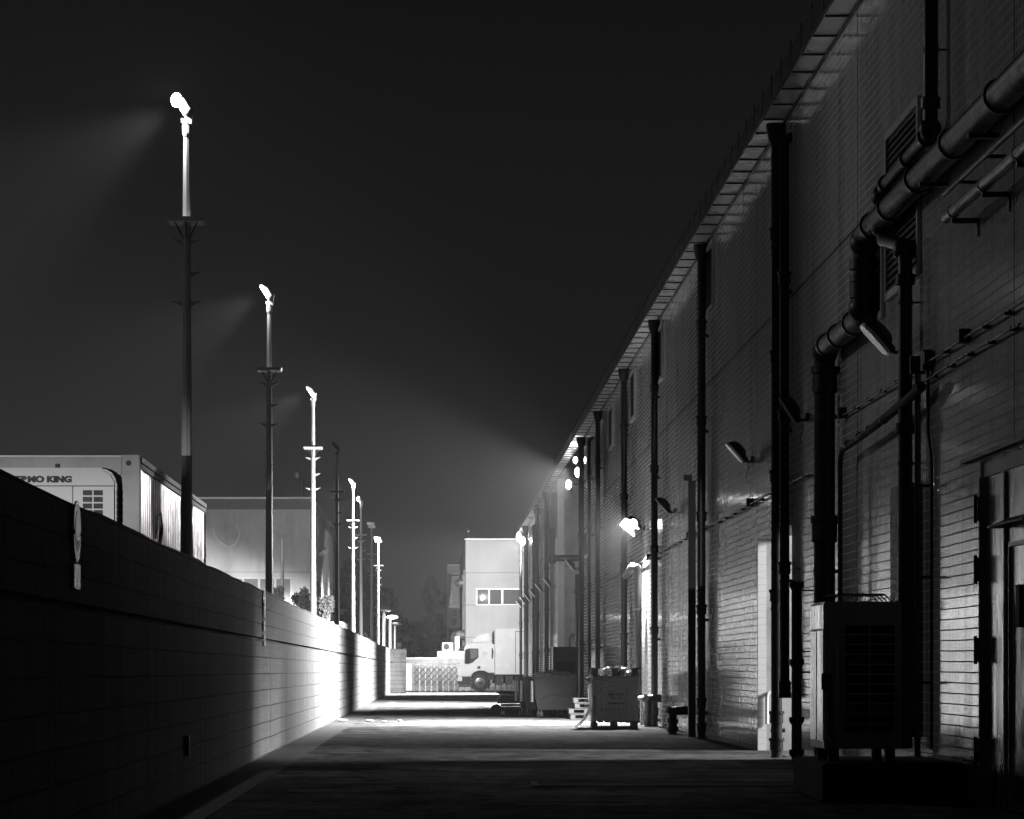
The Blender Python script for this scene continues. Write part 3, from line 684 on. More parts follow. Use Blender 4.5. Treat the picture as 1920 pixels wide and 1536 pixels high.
# bay ventilation box
t = thing('ventilation_box', 'grilled ventilation box bolted high inside the concrete bay', 'vent', (5.75, 121.5, 6.5))
MB().box(0, 1.2, 0, 3.6, 0, 1.9).build('vent_casing', M['dirty_white'], t, bevel=.02)
g_ = MB()
for i in range(14): g_.box(-.03, -.002, .1, 3.5, .1 + i * .125, .16 + i * .125)
g_.build('vent_slats', M['dark_metal'], t)
MB().box(-.25, 1.2, -.1, 3.7, 1.92, 1.98).build('vent_hood', M['tin'], t)
t = thing('cross_pipe', 'thick dark pipe crossing the concrete bay with an upturned end', 'pipe', (5.1, 141.2, 6.3))
MB().tube([(0, 0, 1.3), (0, 0, .15), (.06, 0, .03), (.2, 0, 0), (2.3, 0, 0)], .14, 12).build('shaft', M['iron'], t, True)
MB().blob((0.03, 0, -.05), .22, .2, .22, j=0).build('elbow', M['iron'], t, True)
t = thing('square_bay_duct', 'pale bent duct at the foot of the concrete bay', 'duct', (5.9, 141.6, 2.9))
MB().tube([(0, 0, -2.3), (0, 0, -.1), (.1, 0, 0), (1.2, 0, 0)], .05, 8).build('duct_shaft', M['tin'], t, True)

# ---------------------------------------------------------------- hall lamp that throws light out of the doorway
t = thing('hall_lamp', 'lamp inside the warehouse whose light spills through the doorway by the white jamb', 'lamp', (18.5, 49.9, 7.3))
MB().tube([(0, 0, .2), (0, 0, .1), (0, 0, -.1)], [.08, .3, .35], 16).build('lamp_shade', M['tin'], t, True)
MB().blob((0, 0, -.08), .12, .12, .12, j=0).build('bulb', M['lit'], t, True)
MB().tube([(0, 0, .2), (0, 0, TOP - 7.3)], .01, 6).build('cable', M['rubber'], t)
light('lamp_light', t, (-.1, 0, -.22), P['hall'], aim=(-1, .12, -.34), cone=62, blend=.3, size=2.4)

# ================================================================ left block wall
bw = thing('block_wall', 'weathered block wall with a dark groove along the left side', 'wall', (0, 0, 0))
b = MB(); zg = 2.60 - 3 * .2555
b.box(LX - .25, LX, 8, 186, 0, zg - .022); b.box(LX - .25, LX - .06, 8, 185.94, zg - .022, zg + .022); 
rnd = random.Random(4); ys = [8 + i * 1.185 for i in range(151)]; ys[-1] = 186; zs = [2.60 + rnd.uniform(-.016, .012) for _ in ys]; n0 = len(ys)
vs = [(x, y, z) for x in (LX - .25, LX) for y, z in zip(ys, zs)] + [(x, y, zg + .022) for x in (LX - .25, LX) for y in ys]
fs = [(0, n0, 3 * n0, 2 * n0), (n0 - 1, 3 * n0 - 1, 4 * n0 - 1, 2 * n0 - 1)[::1] if False else (n0 - 1, 2 * n0 - 1, 4 * n0 - 1, 3 * n0 - 1)]
for i in range(n0 - 1): fs += [(i, i + 1, n0 + i + 1, n0 + i), (n0 + i, n0 + i + 1, 3 * n0 + i + 1, 3 * n0 + i), (i, 2 * n0 + i, 2 * n0 + i + 1, i + 1), (2 * n0 + i, 3 * n0 + i, 3 * n0 + i + 1, 2 * n0 + i + 1)]
b.add(vs, fs)
b.box(LX - .25 - .0, LX + .95, 186.002, 186.25, 0, zg - .022); b.box(LX - .25, LX + .89, 186.06, 186.25, zg - .022, zg + .022); b.box(LX - .25, LX + .95, 186.002, 186.25, zg + .022, 2.60)
b.build('wall_blocks', M['block'], bw)
def wall_sign(Y, label, rect, group='white signs on the block wall'):
    t = thing('wall_sign', label, 'sign', (LX + .02, Y, 0), group)
    mb = MB(); n = 40; r0 = .228; zc = 2.385
    mb.prism([(r0 * math.cos(2 * math.pi * q / n), zc + r0 * math.sin(2 * math.pi * q / n)) for q in range(n)], 0, .012, 'X').build('disc', M['sign'], t, True)
    mb = MB(); r1_ = .15
    mb.prism([(r1_ * math.cos(2 * math.pi * q / n), zc + r1_ * math.sin(2 * math.pi * q / n)) for q in range(n)], .0125, .014, 'X').build('disc_print', M['sign_grey'], t)
    mb = MB(); r1_ = .142
    mb.prism([(r1_ * math.cos(q), zc + r1_ * math.sin(q)) for q in [R(-30 + i * 12) for i in range(21)]], .0145, .0155, 'X').build('disc_band', M['sign'], t)
    MB().box(.002, .02, -.245, -.225, zc - .03, zc + .0).box(.002, .02, .225, .245, zc - .03, zc).build('clip', M['black'], t)
    for (a, b_, z0, z1) in rect: MB().box(.0, .012, a, b_, z0, z1).build('plate', M['sign'], t)
    return t
wall_sign(23.8, 'round white sign over a plate on the dark near end of the block wall', [(-.2, -.005, 1.955, 2.14), (.0, .2, 1.955, 2.14)])
wall_sign(49.8, 'round white sign seen almost edge-on, halfway along the block wall, over small plates', [(-.2, .2, 1.96, 2.12), (-.22, -.03, 1.73, 1.91), (.03, .22, 1.73, 1.91)])
t = thing('wall_bracket', 'small dark bracket low on the near block wall', 'bracket', (LX, 34.4, .55))
MB().box(0.0, .05, -.12, .12, -.12, .1).build('plate', M['dark_metal'], t)

# ================================================================ light poles
PX = -3.4
def head(t, lit, power, aim, style='edge', yard=False, px_=0):
    """floodlight on top: flat head seen edge-on, tilted down to the left"""
    if style == 'edge':
        a = R(58)
        def pr(pts, y0, y1, name, m, off=(-.09, 9.02)):
            mb = MB(); q = []
            for u, n_ in pts: q.append((off[0] + u * math.cos(a) * -1 + n_ * math.sin(a), off[1] + u * math.sin(a) + n_ * math.cos(a)))
            return mb.prism(q, y0, y1, 'Y').build(name, m, t)
        pr([(-.15, 0), (.17, 0), (.17, .03), (.05, .10), (-.12, .10), (-.15, .03)], -.17, .17, 'flood_housing', M['pole_plate'])
        pr([(-.13, -.012), (.15, -.012), (.15, -.001), (-.13, -.001)], -.15, .15, 'flood_glass', M['lit_soft'] if lit else M['glass'])
        MB().prism([(.02, 8.98), (.10, 9.0), (.07, 8.78), (.0, 8.8)], -.08, .08, 'Y').build('gear_box', M['pole_plate'], t)
    else:
        for k, (zz, dx) in enumerate(((9.08, 0), (8.92, .06))):
            MB().prism([(-.26 + dx, zz - .05), (.10 + dx, zz - .1), (.16 + dx, zz), (.1 + dx, zz + .06), (-.24 + dx, zz + .07)], -.2, .2, 'Y').build('flood_housing', M['white_paint'], t)
            MB().box(-.24 + dx, .08 + dx, -.215, -.202, zz - .06, zz + .05).build('flood_glass', M['sign'], t)
    if power:
        if lit == 2: MB().blob((-.13, -.10, 9.10), .075, .06, .10, n=18, m=12, j=0).build('bulb', M['lit'], t, True)
        if yard:
            q = Vector(aim).normalized() * .8
            light('lamp_light', t, (q.x, q.y, 9.02 + q.z), power, aim=aim, cone=yard, blend=.5, size=.12); return
        light('lamp_light', t, (-.22, -.02, 8.98), power, aim=aim, cone=64, blend=.9, size=.12)
        if px_ == 505: light('bulb_light', t, (-.24, -.20, 9.1), P['halo'] * .3, kind='POINT', size=.06)
        if lit == 2: light('bulb_light', t, (-.28, -.20, 9.1), P['halo'] * (1 if px_ < 400 else .03), kind='POINT', size=.08)
        
def pole(px, label, lit=0, power=0, aim=(-1, -.25, -.65), style='edge', Y=None, yard=False):
    Y = Y or F * PX / (px - VX)
    t = thing('light_pole', label, 'light pole', (PX, Y, 0), 'tall light poles behind the block wall', 0)
    MB().tube([(0, 0, 0), (0, 0, 7.5), (0, 0, 8.72)], [.098, .055, .042], 8).build('shaft', M['pole'], t)
    MB().tube([(0, 0, 8.62), (0, 0, 8.66), (0, 0, 8.84)], [.05, .06, .06], 10).box(-.07, .09, -.05, .05, 8.80, 8.86).build('pole_head', M['pole_plate'], t)
    MB().add([(-.26, -.26, 7.5), (.26, -.26, 7.5), (.26, .26, 7.5), (-.26, .26, 7.5), (-.24, -.24, 7.44), (.24, -.24, 7.44), (.24, .24, 7.44), (-.24, .24, 7.44)],
             [(0, 1, 2, 3), (0, 4, 5, 1), (1, 5, 6, 2), (2, 6, 7, 3), (3, 7, 4, 0), (4, 7, 6, 5)]).build('platform', M['pole_plate'], t)
    for dx, dy in ((-.15, -.1), (.15, -.1), (0, -.2)):
        MB().tube([(dx, dy, 7.44), (dx * .25, dy * .35, 7.22)], .009, 6).build('strut', M['dark_metal'], t)
    for sgn, z in ((-1, 7.2), (1, 7.2), (1, 6.76), (-1, 6.36), (1, 6.36)):
        s0 = .06 * sgn
        MB().prism([(s0, z - .06), (s0 + .09 * sgn, z - .01), (s0 + .135 * sgn, z + .01), (s0 + .135 * sgn, z + .045), (s0 + .12 * sgn, z + .02), (s0, z + .01)], -.015, .015, 'Y').build('step_bracket', M['pole_plate'], t)
    head(t, lit, power, aim, style, yard, px)
    return t
pole(350, 'nearest tall light pole, its lamp glaring highest in the picture', 2, P['pole'] * 1.2)
pole(505, 'second tall light pole, dark below its platform, lamp burning edge-on', 1, P['pole'])
pole(587, 'third tall light pole, brightly lit white, before the hall corner', 1, P['pole'])
pole(632, 'fourth tall light pole, dark with its lamp off', 0)
pole(662, 'fifth tall light pole, bright white with a faint beam from its head', 1, P['pole'])
pole(677, 'sixth tall light pole, grey with a small star-like burning lamp', 2, P['pole'])
pole(697, 'seventh tall light pole, dark shaft under a double white lamp head', 1, P['stair'], aim=(4.9, 88, -3.2), style='double', yard=11)  # narrow beam added at this head to brighten the outside stair
pole(709, 'eighth tall light pole, white, under a boxy double lamp head', 1, P['gate'], aim=(.42, 1, -.40), style='double', yard=56)  # beam added at this head to brighten the gate and lorry
def small_pole(px, ytop, label, lit=0, w_=.08):
    Y = 205.; X = (px - VX) * Y / F; zt = EYE + (VY - ytop) * Y / F
    t = thing('yard_lamp', label, 'street lamp', (X, Y, 0), 'short yard lamps beyond the block wall')
    MB().tube([(0, 0, 0), (0, 0, zt - .35), (0, 0, zt - .05)], [w_ * 1.5, w_ * 1.4, w_ * .8], 10).build('shaft', M['pole'], t, True)
    MB().blob((.12, 0, zt + .06), .36, .2, .12, n=14, m=8, j=0).build('lamp_glass', M['lit_dim'] if lit else M['tin'], t, True)
    return t
small_pole(720, 1146, 'short yard lamp with a thin flat head, left of the burning oval one')
small_pole(732, 1159, 'short yard lamp with a burning oval head near the wall end', 1)
small_pole(740.5, 1172, 'thin short yard lamp, unlit, right of the burning oval one', 0, .05)
# thin mast in front of the hall
t = thing('yard_mast', 'slender pale mast with a small twin head standing before the pale hall', 'light pole', (-7.6, 158, 0))
MB().tube([(0, 0, 0), (0, 0, 7.9)], [.12, .08], 10).build('shaft', M['white_paint'], t, True)
MB().prism([(-.3, 8.1), (.3, 8.1), (.1, 7.85), (-.1, 7.85)], -.1, .1, 'Y').build('lamp_head', M['pole_plate'], t)

# ================================================================ refrigerated container on the left
CX, CY, CL, CZ0, CZ1 = -3.65, 38.9, 11.2, 1.15, 3.97
t = thing('refrigerated_container', 'pale refrigerated container with a cooling unit behind the block wall', 'container', (CX, CY, 0))
MB().box(-2.44, -.003, .06, CL, CZ0, CZ1 - .03).build('body', M['reefer_dull'], t)
sp = MB(); y = .1; k = 0
pts = []
while y < CL - .1:
    pts += [(y, 0), (y + .10, 0), (y + .13, -.03), (y + .26, -.03)]; y += .29
rp_ = [(-.0 + d, yy_) for yy_, d in pts]
vs = []; fs = []
for i, (d, yy_) in enumerate(rp_): vs += [(d + .032, yy_, CZ0 + .15), (d + .032, yy_, CZ1 - .16)]
for i in range(len(rp_) - 1): fs.append((2 * i, 2 * i + 2, 2 * i + 3, 2 * i + 1))
sp.add(vs, fs).build('side_panel', M['reefer'], t)
MB().box(-.002, .05, .13, CL - .05, CZ1 - .16, CZ1 - .10).box(-.002, .06, .13, CL - .05, CZ1 - .085, CZ1 - .02).box(-.002, .05, .13, CL - .05, CZ0, CZ0 + .15).build('side_rail', M['reefer_dull'], t)
for q in ((-.17, .045, 0, .13), (-2.44, -2.28, 0, .13), (-.1, .045, CL - .06, CL + .05)): box(*q, CZ0, CZ1).build('corner_post', M['reefer_dull'], t, bevel=.01)
MB().box(-2.275, -.175, .0, .12, CZ1 - .24, CZ1 - .02).build('header_beam', M['reefer_dull'], t)
MB().box(-2.44, .0, .02, CL, CZ1 - .028, CZ1 - .008).build('roof_sheet', M['white_paint'], t)
MB().tube([(-.09, -.004, CZ1 - .1), (-.09, .05, CZ1 - .1)], .035, 12).build('corner_casting', M['black'], t)
# cooling unit
cu = MB(); xr, xl = -.215, -2.22; zt = 3.80; yo = -.22
prof = [(xl, 1.3), (xl, zt - .16), (xl + .06, zt - .06), (xl + .16, zt), (xr - .16, zt), (xr - .06, zt - .06), (xr, zt - .16), (xr, 1.3)]
cu.prism(prof, yo, -.002, 'Y'); unit = cu.build('cooling_unit', M['cooler'], t, bevel=.03)
MB().box(-.70, xr - .03, yo - .012, yo - .001, 2.6, 3.55).build('louvre_panel', M['cooler'], unit)
for i in range(6):
    for (xa, xb) in ((-.62, -.51), (-.49, -.38)):
        z = 3.495 - i * .08; MB().box(xa, xb, yo - .02, yo - .0125, z - .031, z + .031).build('louvre_hole', M['black'], unit)
for i in range(6):
    for k in range(3):
        z = 3.495 - i * .08; y = yo + .02 + k * .06; MB().box(xr - .004, xr + .006, y, y + .045, z - .031, z + .031).build('louvre_hole', M['black'], unit)
MB().box(xl + .02, xr - .02, yo - .006, yo - .001, 3.572, 3.585).box(-.75, -.74, yo - .006, yo - .001, 1.4, 3.572).build('seam', M['dark_metal'], unit)
text('lettering', 'THERMO KING', .1, M['ink'], unit, (-1.175, yo - .014, 3.655), (R(90), 0, 0), width=.84, bold=.006)
MB().box(-1.55, -1.1, yo - .03, yo - .001, 2.6, 3.0).build('control_box', M['dark_metal'], unit)
MB().box(-.98, -.93, -.03, -.001, CZ1 - .2, CZ1 - .11).build('marker', M['black'], t)
fl = [(0, 0), (.25, .12), (.55, .3), (.75, .62), (.6, .5), (.4, .42), (.62, .7), (.85, .95), (.7, 1.0), (.3, .6)]
em = MB(); em.tube([(.036, 2.2 + a * 1.3, 2.25 + b_) for a, b_ in fl], .012, 6)
em.tube([(.036, 2.3, 3.05), (.036, 2.6, 3.35), (.036, 3.1, 3.42), (.036, 3.3, 3.2)], .01, 6).build('emblem', M['ink'], t)
ch = MB(); ch.box(-2.2, -.25, .3, CL - .3, .95, 1.148)
ch.build('chassis', M['dark_metal'], t)
for y in (CL - 1.2, CL - 2.5):
    MB().tube([(-2.4, y, .5), (-2.1, y, .5)], .5, 20).tube([(-.35, y, .5), (-.05, y, .5)], .5, 20).build('wheel', M['rubber'], t)
MB().box(-2.0, -1.85, 1.6, 1.75, 0, .95).box(-.6, -.45, 1.6, 1.75, 0, .95).build('landing_leg', M['dark_metal'], t)

# ================================================================ pale hall behind
HD = 198.
t = thing('industrial_hall', 'large pale hall with a grey roof band beyond the yard', 'building', (0, 0, 0))
MB().box(-40, -7.8, HD, HD + 44, 0, 11.3).build('wall', M['hall_b'], t)
MB().box(-40.1, -7.75, HD - .08, HD + 44.05, 11.302, 11.95).build('roof_band', M['band'], t)
MB().box(-40.2, -7.65, HD - .18, HD + 44.1, 11.952, 12.06).build('coping', M['white_paint'], t)
for i in range(7):
    x0 = -15.9 + i * 1.0
    f = MB().box(x0 - .04, x0 + .94, HD - .05, HD - .01, 4.3, 7.1).build('window_frame', M['dirty_white'], t)
    MB().box(x0 + .03, x0 + .87, HD - .07, HD - .051, 5.75, 7.0).box(x0 + .03, x0 + .87, HD - .07, HD - .051, 4.4, 5.62).build('pane', M['pane'], f)
MB().box(-7.795, -7.77, HD + 9, HD + 15, 3.5, 7.2).box(-7.795, -7.76, HD + 17, HD + 17.6, 2.5, 7).build('side_window', M['pane'], t)
MB().tube([(-7.6, HD + 7, 11.2), (-7.6, HD + 7, 9.7), (-7.5, HD + 7, 9.3)], .06, 8).tube([(-7.5, HD + 7, 9.35), (-7.2, HD + 6.8, 8.9)], [.05, .38], 12).build('hood_lamp', M['dirty_white'], t)
pk = [(-13.8, 10.2), (-13.75, 9.8), (-13.5, 9.35), (-13.1, 9.1), (-12.8, 8.95), (-12.45, 9.15), (-12.2, 9.6), (-12.15, 9.95), (-12.4, 10.25)]
MB().tube([(a, HD - .003, b_) for a, b_ in pk], .03, 5).build('plaster_patch', M['white_paint'], t)
for i, x in enumerate((-10.5, -16, -21.5, -27)):  # unseen lamps added to brighten the hall front mirrored in the tiles
    d_ = thing('added_dock_fill', 'added hooded lamp low before the pale hall, unseen behind the block wall', 'lamp', (x, HD - 7, 0), 'added lamps before the pale hall')
    MB().tube([(0, 0, 0), (0, 0, 5.0)], .06, 8).build('shaft', M['tin'], d_, True)
    MB().prism([(-.35, 5.0), (.35, 5.0), (.25, 5.15), (-.25, 5.15)], -.2, .25, 'Y').build('lamp_hood', M['dark_metal'], d_)
    light('lamp_light', d_, (0, .3, 4.9), P['dock'], aim=(0, 1, -.55), cone=84, blend=.35, size=.2)
for i, y in enumerate((206, 219, 232)):  # unseen floods added to brighten the hall flank for the tile reflections
    d_ = thing('added_dock_fill', 'added low flood on a post beside the pale hall flank, unseen behind the block wall', 'lamp', (-4.6, y, 0), 'added floods beside the pale hall flank')
    MB().tube([(0, 0, 0), (0, 0, 3.2)], .05, 8).build('shaft', M['tin'], d_, True)
    MB().box(-.02, .12, -.2, .2, 3.2, 3.45).build('flood_housing', M['dark_metal'], d_)
    light('lamp_light', d_, (-.1, 0, 3.33), P['side_dock'], aim=(-1, 0, .1), cone=110, blend=.4, size=.2)
# roof mast with camera
t = thing('roof_mast', 'thin mast with a small round lamp on the pale hall roof', 'mast', (-8.3, HD + 3, 12.06))
MB().tube([(0, 0, 0), (0, 0, 2.0)], .07, 8).tube([(0, 0, 1.7), (-.4, 0, 1.9)], .03, 6).build('shaft', M['tin'], t)
MB().blob((-.5, 0, 1.55), .16, .16, .22, j=0).build('lamp_glass', M['dirty_white'], t, True)

# ================================================================ white office at the alley end
OD = 232.
t = thing('office_building', 'white three-storey office block closing the alley end', 'building', (0, 0, 0))
ox0 = (873 - VX) * OD / F; oz = EYE + (VY - 1010) * OD / F
MB().box(ox0, 24, OD, OD + 55, 0, oz - .1).build('wall', M['office'], t)
MB().box(ox0 - .08, 24.1, OD - .08, OD + 55.1, oz - .098, oz).build('coping', M['white_paint'], t)
for (a, b_) in ((895, 915.5), (918.5, 940), (943.5, 975)):
    x0, x1 = (a - VX) * OD / F, (b_ - VX) * OD / F; z0, z1 = EYE + (VY - 1133) * OD / F, EYE + (VY - 1105.5) * OD / F
    f = MB().box(x0 - .07, x1 + .07, OD - .05, OD - .002, z0 - .07, z1 + .07).build('window_frame', M['white_paint'], t)
    MB().box(x0, x1, OD - .065, OD - .0505, z0, z1).build('pane', M['pane'], f)
for (yy_, zz) in ((OD + 6, 4.0), (OD + 12, 8.0)):
    MB().blob((ox0 - .2, yy_, zz), .55, .8, .35, j=.0).build('awning', M['white_paint'], t, True)
MB().box(ox0 - .08, ox0 - .002, OD + 8, OD + 9, 3, oz - 2).box(ox0 - .08, ox0 - .002, OD + 20, OD + 21, 3, oz - 2).build('wall_pipe', M['tin'], t)
MB().tube([(ox0 + .2, OD + 1, oz), (ox0 + .2, OD + 1, oz + .8)], .02, 6).box(ox0 + .1, ox0 + .3, OD + .98, OD + 1.02, oz + .55, oz + .59).build('aerial', M['tin'], t)
# outside stair
t = thing('outside_stair', 'outside staircase with a railed top landing left of the white office', 'staircase', (0, 0, 0))
SD = OD + 22; sx = lambda px: (px - VX) * SD / F; sz = lambda py: EYE + (VY - py) * SD / F
xa, xb = sx(839), sx(863)
for fl_, (y0_, y1_) in enumerate(((1232, 1178), (1140, 1075))):
    n_ = 22; st = MB()
    for i in range(n_):
        k = i / n_; z = sz(y0_ + (y1_ - y0_) * k); z2 = sz(y0_ + (y1_ - y0_) * (i + 1) / n_)
        st.box(xa + .1, xb - .05, SD + i * .27, SD + i * .27 + .27, z, z2 - .05)
    st.build('flight', M['tin'], t)
MB().box(xa - .02, xa + .09, SD - .1, SD + 6, 0, sz(1072)).build('stringer_wall', M['low_wall'], t)
MB().box(xa + .1, xb - .05, SD - .2, SD - .05, sz(1178), sz(1140)).build('landing_wall', M['low_wall'], t)
for z0, z1 in ((sz(1172), sz(1160)), (sz(1155), sz(1143))): MB().box(xa + .35, xb - .3, SD - .24, SD - .202, z0, z1).build('landing_window', M['pane'], t)
rl = MB(); rl.box(xa, xb, SD + 5.9, SD + 5.98, sz(1056), sz(1054)); rl.box(xa, xb, SD + 5.9, SD + 5.98, sz(1073), sz(1071))
for i in range(13): x = xa + (xb - xa) * i / 12; rl.box(x - .02, x + .02, SD + 5.91, SD + 5.97, sz(1071), sz(1056))
rl.build('railing', M['tin'], t)

# low wall and blocks behind the gate
t = thing('low_wall', 'cream low wall running behind the folding gate', 'wall', (0, 0, 0))
MB().box(-2.0, 9.5, 212, 212.3, 0, EYE + 21 * 212 / F).build('wall_panel', M['low_wall'], t)
MB().box(-2.05, 9.5, 211.93, 212.37, EYE + 21 * 212 / F + .002, EYE + 21 * 212 / F + .1).build('coping', M['white_paint'], t)
t = thing('plant_room', 'small white flat-roofed block behind the low wall', 'building', (0, 0, 0))
MB().box((820 - VX) * 216 / F, (871 - VX) * 216 / F, 216, 220, 0, EYE + 36 * 216 / F).box((853 - VX) * 216 / F, (862 - VX) * 216 / F, 217, 218, EYE + 36 * 216 / F + .002, EYE + 64 * 216 / F).build('wall', M['office'], t)
t = thing('small_condenser', 'small white condenser with a round fan on the plant room roof', 'air conditioner', ((838.5 - VX) * 216 / F, 216.5, EYE + 36 * 216 / F))
MB().box(-.35, .40, 0, .4, 0, .6).build('casing', M['dirty_white'], t, bevel=.02)
MB().tube([(-.05, -.02, .3), (-.05, -.001, .3)], .2, 20).build('fan', M['dark_metal'], t)

# ---------------------------------------------------------------- folding gate
GD = 205.; gs = GD / F
t = thing('folding_gate', 'white folding lattice gate closing the alley end behind the lorry', 'gate', (0, 0, 0))
gx = [(776 + 10.9 * i - VX) * gs for i in range(24)]; zt = EYE + 14 * gs
gp = MB()
for x in gx: MB().box(x - .03, x + .03, GD - .12, GD + .12, .05, zt).tube([(x, GD - .12, .05), (x, GD + .12, .05)], .05, 8).build('gate_post', M['white_paint'], t)
lt = MB()
for i in range(len(gx) - 1):
    a, b_ = gx[i], gx[i + 1]
    for z in (1.38, .98, .58): 
        lt.tube([(a, GD - .13, z - .2), (b_, GD - .13, z + .2)], .026, 6).tube([(a, GD - .10, z + .2), (b_, GD - .10, z - .2)], .026, 6)
        lt.tube([(a, GD - .13, z + .0), (b_, GD - .13, z - .4)], .013, 6)
lt.build('lattice', M['dark_metal'], t)
MB().box(gx[0], gx[-1], GD + .05, GD + .09, zt - .12, zt - .06).build('top_rail', M['white_paint'], t)
t = thing('gate_cabinet', 'upright motor cabinet at the left end of the folding gate', 'cabinet', ((767.5 - VX) * gs, GD - .2, 0))
MB().box(-.19, .19, -.2, .2, .04, EYE + 13 * gs).build('casing', M['dirty_white'], t, bevel=.02)
MB().box(-.15, .15, -.215, -.201, .9, 1.55).build('front_panel', M['pole'], t)
MB().blob((.0, -.22, 1.2), .05, .02, .05, j=0).build('button', M['white_paint'], t, True)

# ================================================================ lorry seen from its side
TD = 200.5; ts = TD / F
tx = lambda px: (px - VX) * ts
tz = lambda py: EYE + (VY - py) * ts
def zp(l): return [(tx(700 + a / 6.4), tz(1160 + b_ / 6.4)) for a, b_ in l]
t = thing('box_lorry', 'white box lorry parked across the alley end, cab to the left', 'lorry', (0, 0, 0))
cab = zp([(1018, 695), (1010, 600), (1035, 545), (1062, 500), (1080, 400), (1104, 318), (1180, 302), (1400, 292), (1455, 312), (1455, 650), (1380, 650), (1330, 625), (1255, 625), (1195, 655), (1170, 695)])
MB().prism(cab, TD, TD + 2.35, 'Y').build('cab', M['white_paint'], t, bevel=.03)
win = zp([(1100, 372), (1145, 358), (1260, 360), (1262, 465), (1190, 528), (1132, 548), (1093, 540)])
wn_ = MB().prism(win, TD - .02, TD - .002, 'Y').build('side_window', M['glass'], t)
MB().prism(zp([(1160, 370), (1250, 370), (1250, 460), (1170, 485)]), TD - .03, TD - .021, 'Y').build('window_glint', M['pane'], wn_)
MB().prism(zp([(1108, 380), (1135, 378), (1128, 425), (1108, 425)]), TD - .25, TD - .04, 'Y').prism(zp([(1106, 450), (1130, 450), (1135, 500), (1104, 500)]), TD - .25, TD - .04, 'Y').build('wing_mirror', M['black'], t)
MB().prism(zp([(1185, 290), (1200, 255), (1245, 215), (1320, 180), (1390, 172), (1425, 235), (1405, 280)]), TD + .3, TD + 2.05, 'Y').build('roof_deflector', M['white_paint'], t, bevel=.05)
MB().prism(zp([(1420, 355), (1434, 358), (1440, 400), (1434, 480), (1420, 484)]), TD - .012, TD - .002, 'Y').build('rear_slot', M['black'], t)
MB().prism(zp([(1243, 600), (1258, 570), (1285, 570), (1285, 602)]), TD - .012, TD - .002, 'Y').build('side_marker', M['dark_metal'], t)
MB().prism(zp([(1014, 700), (1066, 698), (1066, 750), (1014, 750)]), TD + .0, TD + 2.35, 'Y').build('headlight', M['white_paint'], t, bevel=.02)
MB().prism(zp([(1020, 752), (1066, 752), (1068, 698), (1168, 698), (1168, 820), (1030, 820)]), TD + .02, TD + 2.33, 'Y').build('bumper', M['dark_metal'], t, bevel=.02)
MB().prism(zp([(1030, 797), (1160, 797), (1160, 803), (1030, 803)]), TD - .0, TD + .018, 'Y').build('bumper_step', M['tin'], t)
MB().prism(zp([(1030, 385), (1000, 395), (1040, 350), (1095, 322), (1098, 345), (1045, 365)]), TD + .1, TD + 2.2, 'Y').build('sun_visor', M['dark_metal'], t)
cxw, czw = tx(900), .562
rad = czw - .002
arc = [(cxw + (rad + .11) * math.cos(R(a)), czw + (rad + .11) * math.sin(R(a))) for a in range(-10, 175, 12)] + [(cxw + (rad + .05) * math.cos(R(a)), czw + (rad + .05) * math.sin(R(a))) for a in range(170, -12, -12)]
MB().prism(arc, TD - .02, TD + .45, 'Y').build('wheel_arch', M['dark_metal'], t)
def wheel(cx):
    wl = MB().tube([(cx, TD + .02, czw), (cx, TD + .05, czw), (cx, TD + .29, czw), (cx, TD + .32, czw)], [rad - .05, rad, rad, rad - .05], 32).build('wheel', M['rubber'], t, True)
    MB().tube([(cx, TD + .0, czw), (cx, TD + .018, czw)], [.30, .33], 28).build('rim', M['tin'], wl, True)
    MB().tube([(cx, TD - .03, czw), (cx, TD - .001, czw)], [.08, .12], 16).build('hub', M['dark_metal'], wl, True)
    nb = MB()
    for q in range(10):
        a = 2 * math.pi * q / 10; nb.tube([(cx + .2 * math.cos(a), TD - .012, czw + .2 * math.sin(a)), (cx + .2 * math.cos(a), TD - .001, czw + .2 * math.sin(a))], .035, 8)
    nb.build('rim_holes', M['black'], wl)
wheel(cxw); wheel(cxw + 5.2)
MB().box(tx(928.5), tx(928.5) + 7.2, TD - .02, TD + 2.45, tz(1264.5), tz(1179)).build('cargo_box', M['white_paint'], t, bevel=.02)
dx0 = tx(966)
MB().box(dx0, dx0 + .03, TD - .03, TD - .021, tz(1262), tz(1184.5)).box(dx0, dx0 + 1.6, TD - .03, TD - .021, tz(1185), tz(1184)).build('door_seal', M['black'], t)
MB().box(tx(884), tx(918), TD + .35, TD + 2.0, .2, tz(1257)).build('engine_bay', M['black'], t)
MB().box(tx(924), tx(928.5) + 7.2, TD + .4, TD + 1.9, tz(1281), tz(1265.2)).box(tx(915), tx(926), TD + .1, TD + 2.2, tz(1275), tz(1258)).build('chassis', M['black'], t)
MB().box(tx(930), tx(943), TD + .05, TD + .5, tz(1285), tz(1268)).box(tx(948), tx(962), TD + .05, TD + .5, tz(1284), tz(1268)).build('fuel_tank', M['dark_metal'], t, bevel=.03)
MB().box(tx(941), tx(943), TD + .0, TD + .04, tz(1278), tz(1274)).box(tx(961.5), tx(963.5), TD + .0, TD + .04, tz(1292), tz(1276)).build('side_guard', M['tin'], t)
ex = MB()
for i in range(6): ex.tube([(tx(923.5) + .03 * (i % 2), TD + .3, tz(1210 - i * 4.3)), (tx(926), TD + .6, tz(1206 - i * 4.3))], .06, 6)
ex.build('cooler_pipes', M['dark_metal'], t)
n = 26; rg = MB()
rg.tube([(tx(909) + .14 * math.cos(2 * math.pi * q / n), TD - .006, tz(1225) + .14 * math.sin(2 * math.pi * q / n)) for q in range(n + 1)], .008, 5).build('door_emblem', M['pole_plate'], t)
